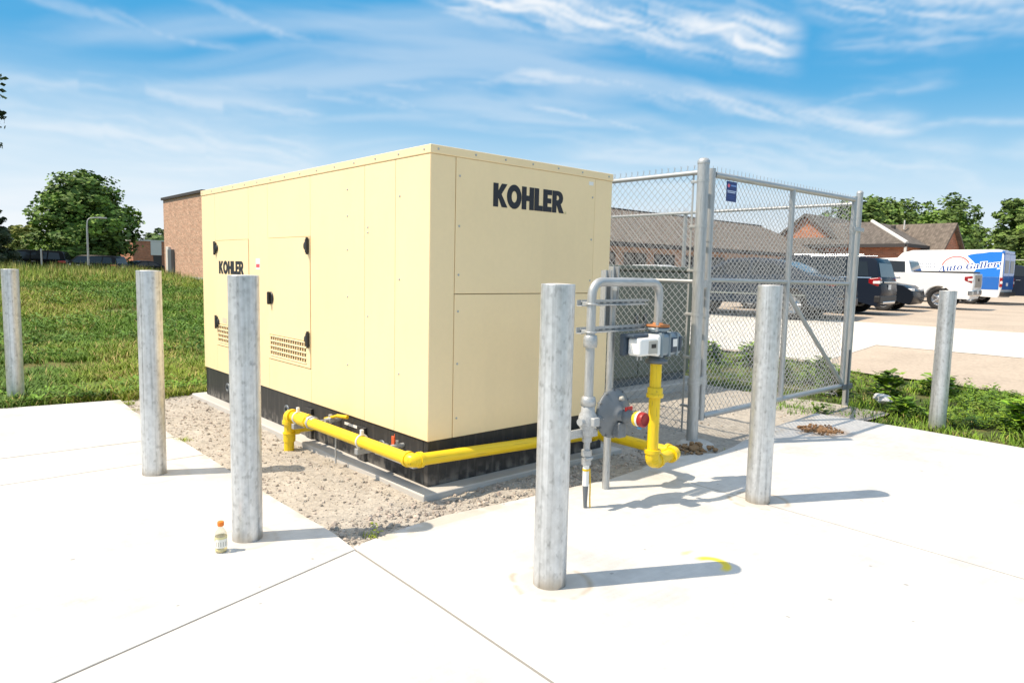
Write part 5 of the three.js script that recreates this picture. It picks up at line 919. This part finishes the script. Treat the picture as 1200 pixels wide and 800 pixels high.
{
  const v = vehicle(SEDAN(paint([0.012, 0.016, 0.024], 0.2)), 'parked_sedan', 'black sedan backed in between the SUV and the white pickup', 'car', 24.1, -7.2, Math.PI + 0.12, G); v.t.scale.setScalar(1.02);
  dress(v, { tail: { y: 0.86, h: 0.16, w: 0.35, z: 2.37, d: 0.3 }, front: { y: 0.72, z: -2.36 }, by: 0.45, py: 0.66, mz: -0.9, my: 1.02, hy: 0.86, handles: [0.55, -0.4], bm: v.t.children[0].material });
}
{
  const v = vehicle(SEDAN(paint([0.72, 0.73, 0.74])), 'parked_sedan', 'white car whose roof shows above the green cabinet', 'car', 21.1, -14.0, 1.57, 'cars parked in front of the long building');
  dress(v, { tail: { y: 0.86, h: 0.16, w: 0.35, z: 2.37, d: 0.3 }, front: { y: 0.72, z: -2.36 }, by: 0.45, py: 0.66, mz: -0.9, my: 1.02, hy: 0.86, handles: [0.55, -0.4], mm: v.t.children[0].material, bm: v.t.children[0].material });
}
const PICK = (c) => ({ L: 5.8, W: 2.03, y0: 0.42, belt: 1.41, axF: -1.85, axR: 1.78, wr: 0.41, tumble: 0.2, paint: c,
  top: [[2.84, 0.6], [2.88, 1.0], [2.86, 1.38], [0.78, 1.4], [0.62, 1.86], [0.2, 1.96], [-0.5, 1.94], [-0.8, 1.86], [-1.35, 1.36], [-2.5, 1.24], [-2.82, 1.05], [-2.9, 0.7], [-2.86, 0.55]],
  windows: [[[0.56, 1.4], [0.5, 1.82], [-0.12, 1.85], [-0.14, 1.4]], [[-0.22, 1.4], [-0.2, 1.85], [-0.62, 1.82], [-1.1, 1.4]]], windshield: [[-1.28, 1.42], [-0.86, 1.82]], rearGlass: [[0.75, 1.46], [0.65, 1.8]] });
{
  const wp = paint([0.78, 0.79, 0.80]);
  const v = vehicle(PICK(wp), 'pickup_truck', 'white pickup truck with a dark bed cover in front of the van', 'pickup truck', 28.1, -6.9, 0.12, G);
  dress(v, { tail: { y: 1.15, h: 0.36, w: 0.16, z: 2.84, d: 0.3, clear: true }, front: { y: 1.0, z: -2.86 }, by: 0.66, py: 0.62, mz: -1.0, my: 1.4, hy: 1.2, handles: [0.3, -0.4], bm: chrome });
  part('bed_cover', rbox(-0.9, 0.9, 1.4, 1.455, 0.82, 2.8, 0.02), trimBlack, v.t);
  part('tailgate_panel', rbox(-0.72, 0.72, 0.86, 1.32, 2.86, 2.885, 0.02), std([0.33, 0.29, 0.24], { metalness: 0.4, roughness: 0.4 }), v.t); part('tailgate_handle', rbox(-0.15, 0.15, 1.1, 1.2, 2.885, 2.9, 0.01), trimBlack, v.t);
  const d = vehicle(PICK(paint([0.02, 0.027, 0.045], 0.3)), 'pickup_truck', 'dark blue pickup truck at the right edge of the picture beyond the van', 'pickup truck', 40.6, -5.6, 0.1, G);
  dress(d, { tail: { y: 1.15, h: 0.36, w: 0.16, z: 2.84, d: 0.3 }, front: { y: 1.0, z: -2.86 }, by: 0.66, py: 0.62, mz: -1.0, my: 1.4, hy: 1.2, handles: [0.3, -0.4], bm: chrome });
}
{ // panel van with printed sides
  const o = { L: 6, W: 2.06, y0: 0.35, belt: 1.3, axF: -1.95, axR: 1.75, wr: 0.37, tumble: 0.17, paint: paint([0.80, 0.80, 0.80]),
    top: [[2.94, 0.45], [3.0, 0.9], [2.97, 2.3], [2.9, 2.52], [2.7, 2.62], [-1.0, 2.6], [-1.5, 2.46], [-2.25, 1.56], [-2.8, 1.22], [-2.98, 0.8], [-2.95, 0.42]],
    windows: [[[-0.95, 1.45], [-0.95, 2.02], [-1.5, 2.0], [-2.05, 1.45]]], windshield: [[-2.2, 1.62], [-1.62, 2.3]] };
  const v = vehicle(o, 'delivery_van', 'tall white van with a printed blue rear and script lettering behind the white pickup', 'van', 37.3, -8.1, 0, G);
  const blue = new THREE.MeshPhysicalMaterial({ color: lin(0.01, 0.13, 0.50), roughness: 0.35, clearcoat: 1, clearcoatRoughness: 0.06 });
  // printed side: canvas laid on the flank
  const W = 1024, H = 512, c = document.createElement('canvas'); c.width = W; c.height = H; const x = c.getContext('2d');
  x.fillStyle = '#f2f2f2'; x.fillRect(0, 0, W, H);
  x.fillStyle = '#1573d2'; x.beginPath(); x.moveTo(W, 0); x.lineTo(W * 0.86, 0); x.bezierCurveTo(W * 0.78, 30, W * 0.66, 14, W * 0.62, 60); x.bezierCurveTo(W * 0.70, 150, W * 0.82, 250, W * 0.66, 330); x.lineTo(W * 0.60, H); x.lineTo(W, H); x.fill();
  x.strokeStyle = '#d8574f'; x.lineWidth = 16; x.beginPath(); x.arc(W * 0.5, 235, 165, Math.PI * 1.02, Math.PI * 1.92); x.stroke(); x.lineWidth = 6; x.beginPath(); x.arc(W * 0.5, 235, 138, Math.PI * 1.02, Math.PI * 1.92); x.stroke();
  x.save(); x.translate(W * 0.30, 300); x.rotate(-0.12); x.lineWidth = 16; x.strokeStyle = '#ffffff'; x.fillStyle = '#173f8e'; x.font = 'italic bold 118px serif'; x.strokeText('Auto Gallery', 0, 0); x.fillText('Auto Gallery', 0, 0); x.restore();
  x.fillStyle = '#8d97a8'; x.font = '34px sans-serif'; for (let k = 0; k < 2; k++) for (let i = 0; i < 9; i++) if (i % 4 !== 3) x.fillRect(40 + i * 26, 170 + k * 48, 20, 16);
  x.fillStyle = '#d8574f'; x.fillRect(W * 0.42, 372, 200, 12); x.fillStyle = '#f0c9cb'; x.fillRect(W * 0.8, 405, 120, 30);
  const ct = new THREE.CanvasTexture(c); ct.colorSpace = THREE.SRGBColorSpace;
  const pm = new THREE.MeshPhysicalMaterial({ map: ct, roughness: 0.35, clearcoat: 1, clearcoatRoughness: 0.06 });
  for (const s of [-1, 1]) {
    const z0 = -0.85, z1 = 2.88, ya = 1.31, yb = 2.5, q = [[s * (v.w(ya) + 0.008), ya, z0], [s * (v.w(ya) + 0.008), ya, z1], [s * (v.w(yb) + 0.008), yb, z1], [s * (v.w(yb) + 0.008), yb, z0]];
    const g = polyGeo(s < 0 ? q : q.slice().reverse()), p = g.attributes.position, u = new Float32Array(p.count * 2);
    for (let i = 0; i < p.count; i++) { const f = (p.getZ(i) - z0) / (z1 - z0); u[2 * i] = s < 0 ? f : 1 - f; u[2 * i + 1] = 0.28 + 0.72 * (p.getY(i) - ya) / (yb - ya); }
    g.setAttribute('uv', new THREE.BufferAttribute(u, 2)); part('printed_side', g, pm, v.t);
    const lo = [[1.85, 0.72], [2.88, 0.72], [2.88, 1.3], [1.85, 1.3]].map(([zz, yy]) => [s * (v.w(yy) + 0.009), yy, zz]); part('blue_side', polyGeo(lo), blue, v.t);
  }
  part('rear_door', [rbox(-0.93, -0.005, 0.72, 2.4, 2.985, 3.01, 0.01), rbox(0.005, 0.93, 0.72, 2.4, 2.985, 3.01, 0.01)], blue, v.t); part('rear_header', rbox(-0.88, 0.88, 2.41, 2.56, 2.86, 2.985, 0.02), blue, v.t);
  for (const s of [-1, 1]) part('rear_window', rbox(s > 0 ? 0.12 : -0.78, s > 0 ? 0.78 : -0.12, 1.5, 2.1, 3.005, 3.018, 0.005), M.glassDark, v.t);
  for (const s of [-1, 1]) { part('tail_light', rbox(s > 0 ? 0.95 : -1.06, s > 0 ? 1.06 : -0.95, 0.85, 1.3, 2.9, 3.015, 0.02), tailRed, v.t); part('reverse_lamp', rbox(s > 0 ? 0.96 : -1.068, s > 0 ? 1.068 : -0.96, 1.0, 1.12, 2.93, 3.022, 0.01), lampClear, v.t); part('mirror', rbox(s > 0 ? 1.02 : -1.26, s > 0 ? 1.26 : -1.02, 1.45, 1.8, -1.95, -1.8, 0.04), trimBlack, v.t); }
  part('rear_bumper', rbox(-1.0, 1.0, 0.42, 0.62, 2.9, 3.12, 0.03), trimBlack, v.t); part('number_plate', box(-0.35, -0.05, 0.9, 1.05, 3.01, 3.018), M.white, v.t); part('front_grille', rbox(-0.6, 0.6, 0.75, 1.05, -3.0, -2.8, 0.03), trimBlack, v.t);
  for (const s of [-1, 1]) part('headlight', rbox(s > 0 ? 0.62 : -0.95, s > 0 ? 0.95 : -0.62, 0.95, 1.2, -2.96, -2.6, 0.04), lampClear, v.t);
}
// dark vehicles beyond the mound on the left
{
  const GL2 = 'dark vehicles parked beyond the mound';
  const mk = (kind, x, z, turn, label, c) => { const v = vehicle(kind === 'suv' ? SUV(paint(c)) : SEDAN(paint(c)), kind === 'suv' ? 'parked_suv' : 'parked_sedan', label, 'car', x, z, turn, GL2); dress(v, kind === 'suv' ? { tail: { y: 0.98, h: 0.26, w: 0.2, z: 2.44, d: 0.5 }, front: { y: 0.82, z: -2.44 }, by: 0.5, py: 0.78, mz: -0.95, my: 1.15, hy: 1.0, handles: [0.5, -0.45] } : { tail: { y: 0.86, h: 0.16, w: 0.35, z: 2.37, d: 0.3 }, front: { y: 0.72, z: -2.36 }, by: 0.45, py: 0.66, mz: -0.9, my: 1.02, hy: 0.86, handles: [0.55, -0.4] }); v.t.position.y += 0.25; };
  mk('suv', 4.9, -56, 1.2, 'black SUV behind the tall grass under the yellow-green bush', [0.008, 0.008, 0.009]); mk('suv', 9.6, -60.5, 0.9, 'black SUV behind the tall grass below the big dark tree', [0.01, 0.012, 0.016]); mk('sedan', 13.5, -62, 1.9, 'dark sloping car left of the tan brick wall', [0.012, 0.014, 0.02]);
}
renderer.render(scene, camera);
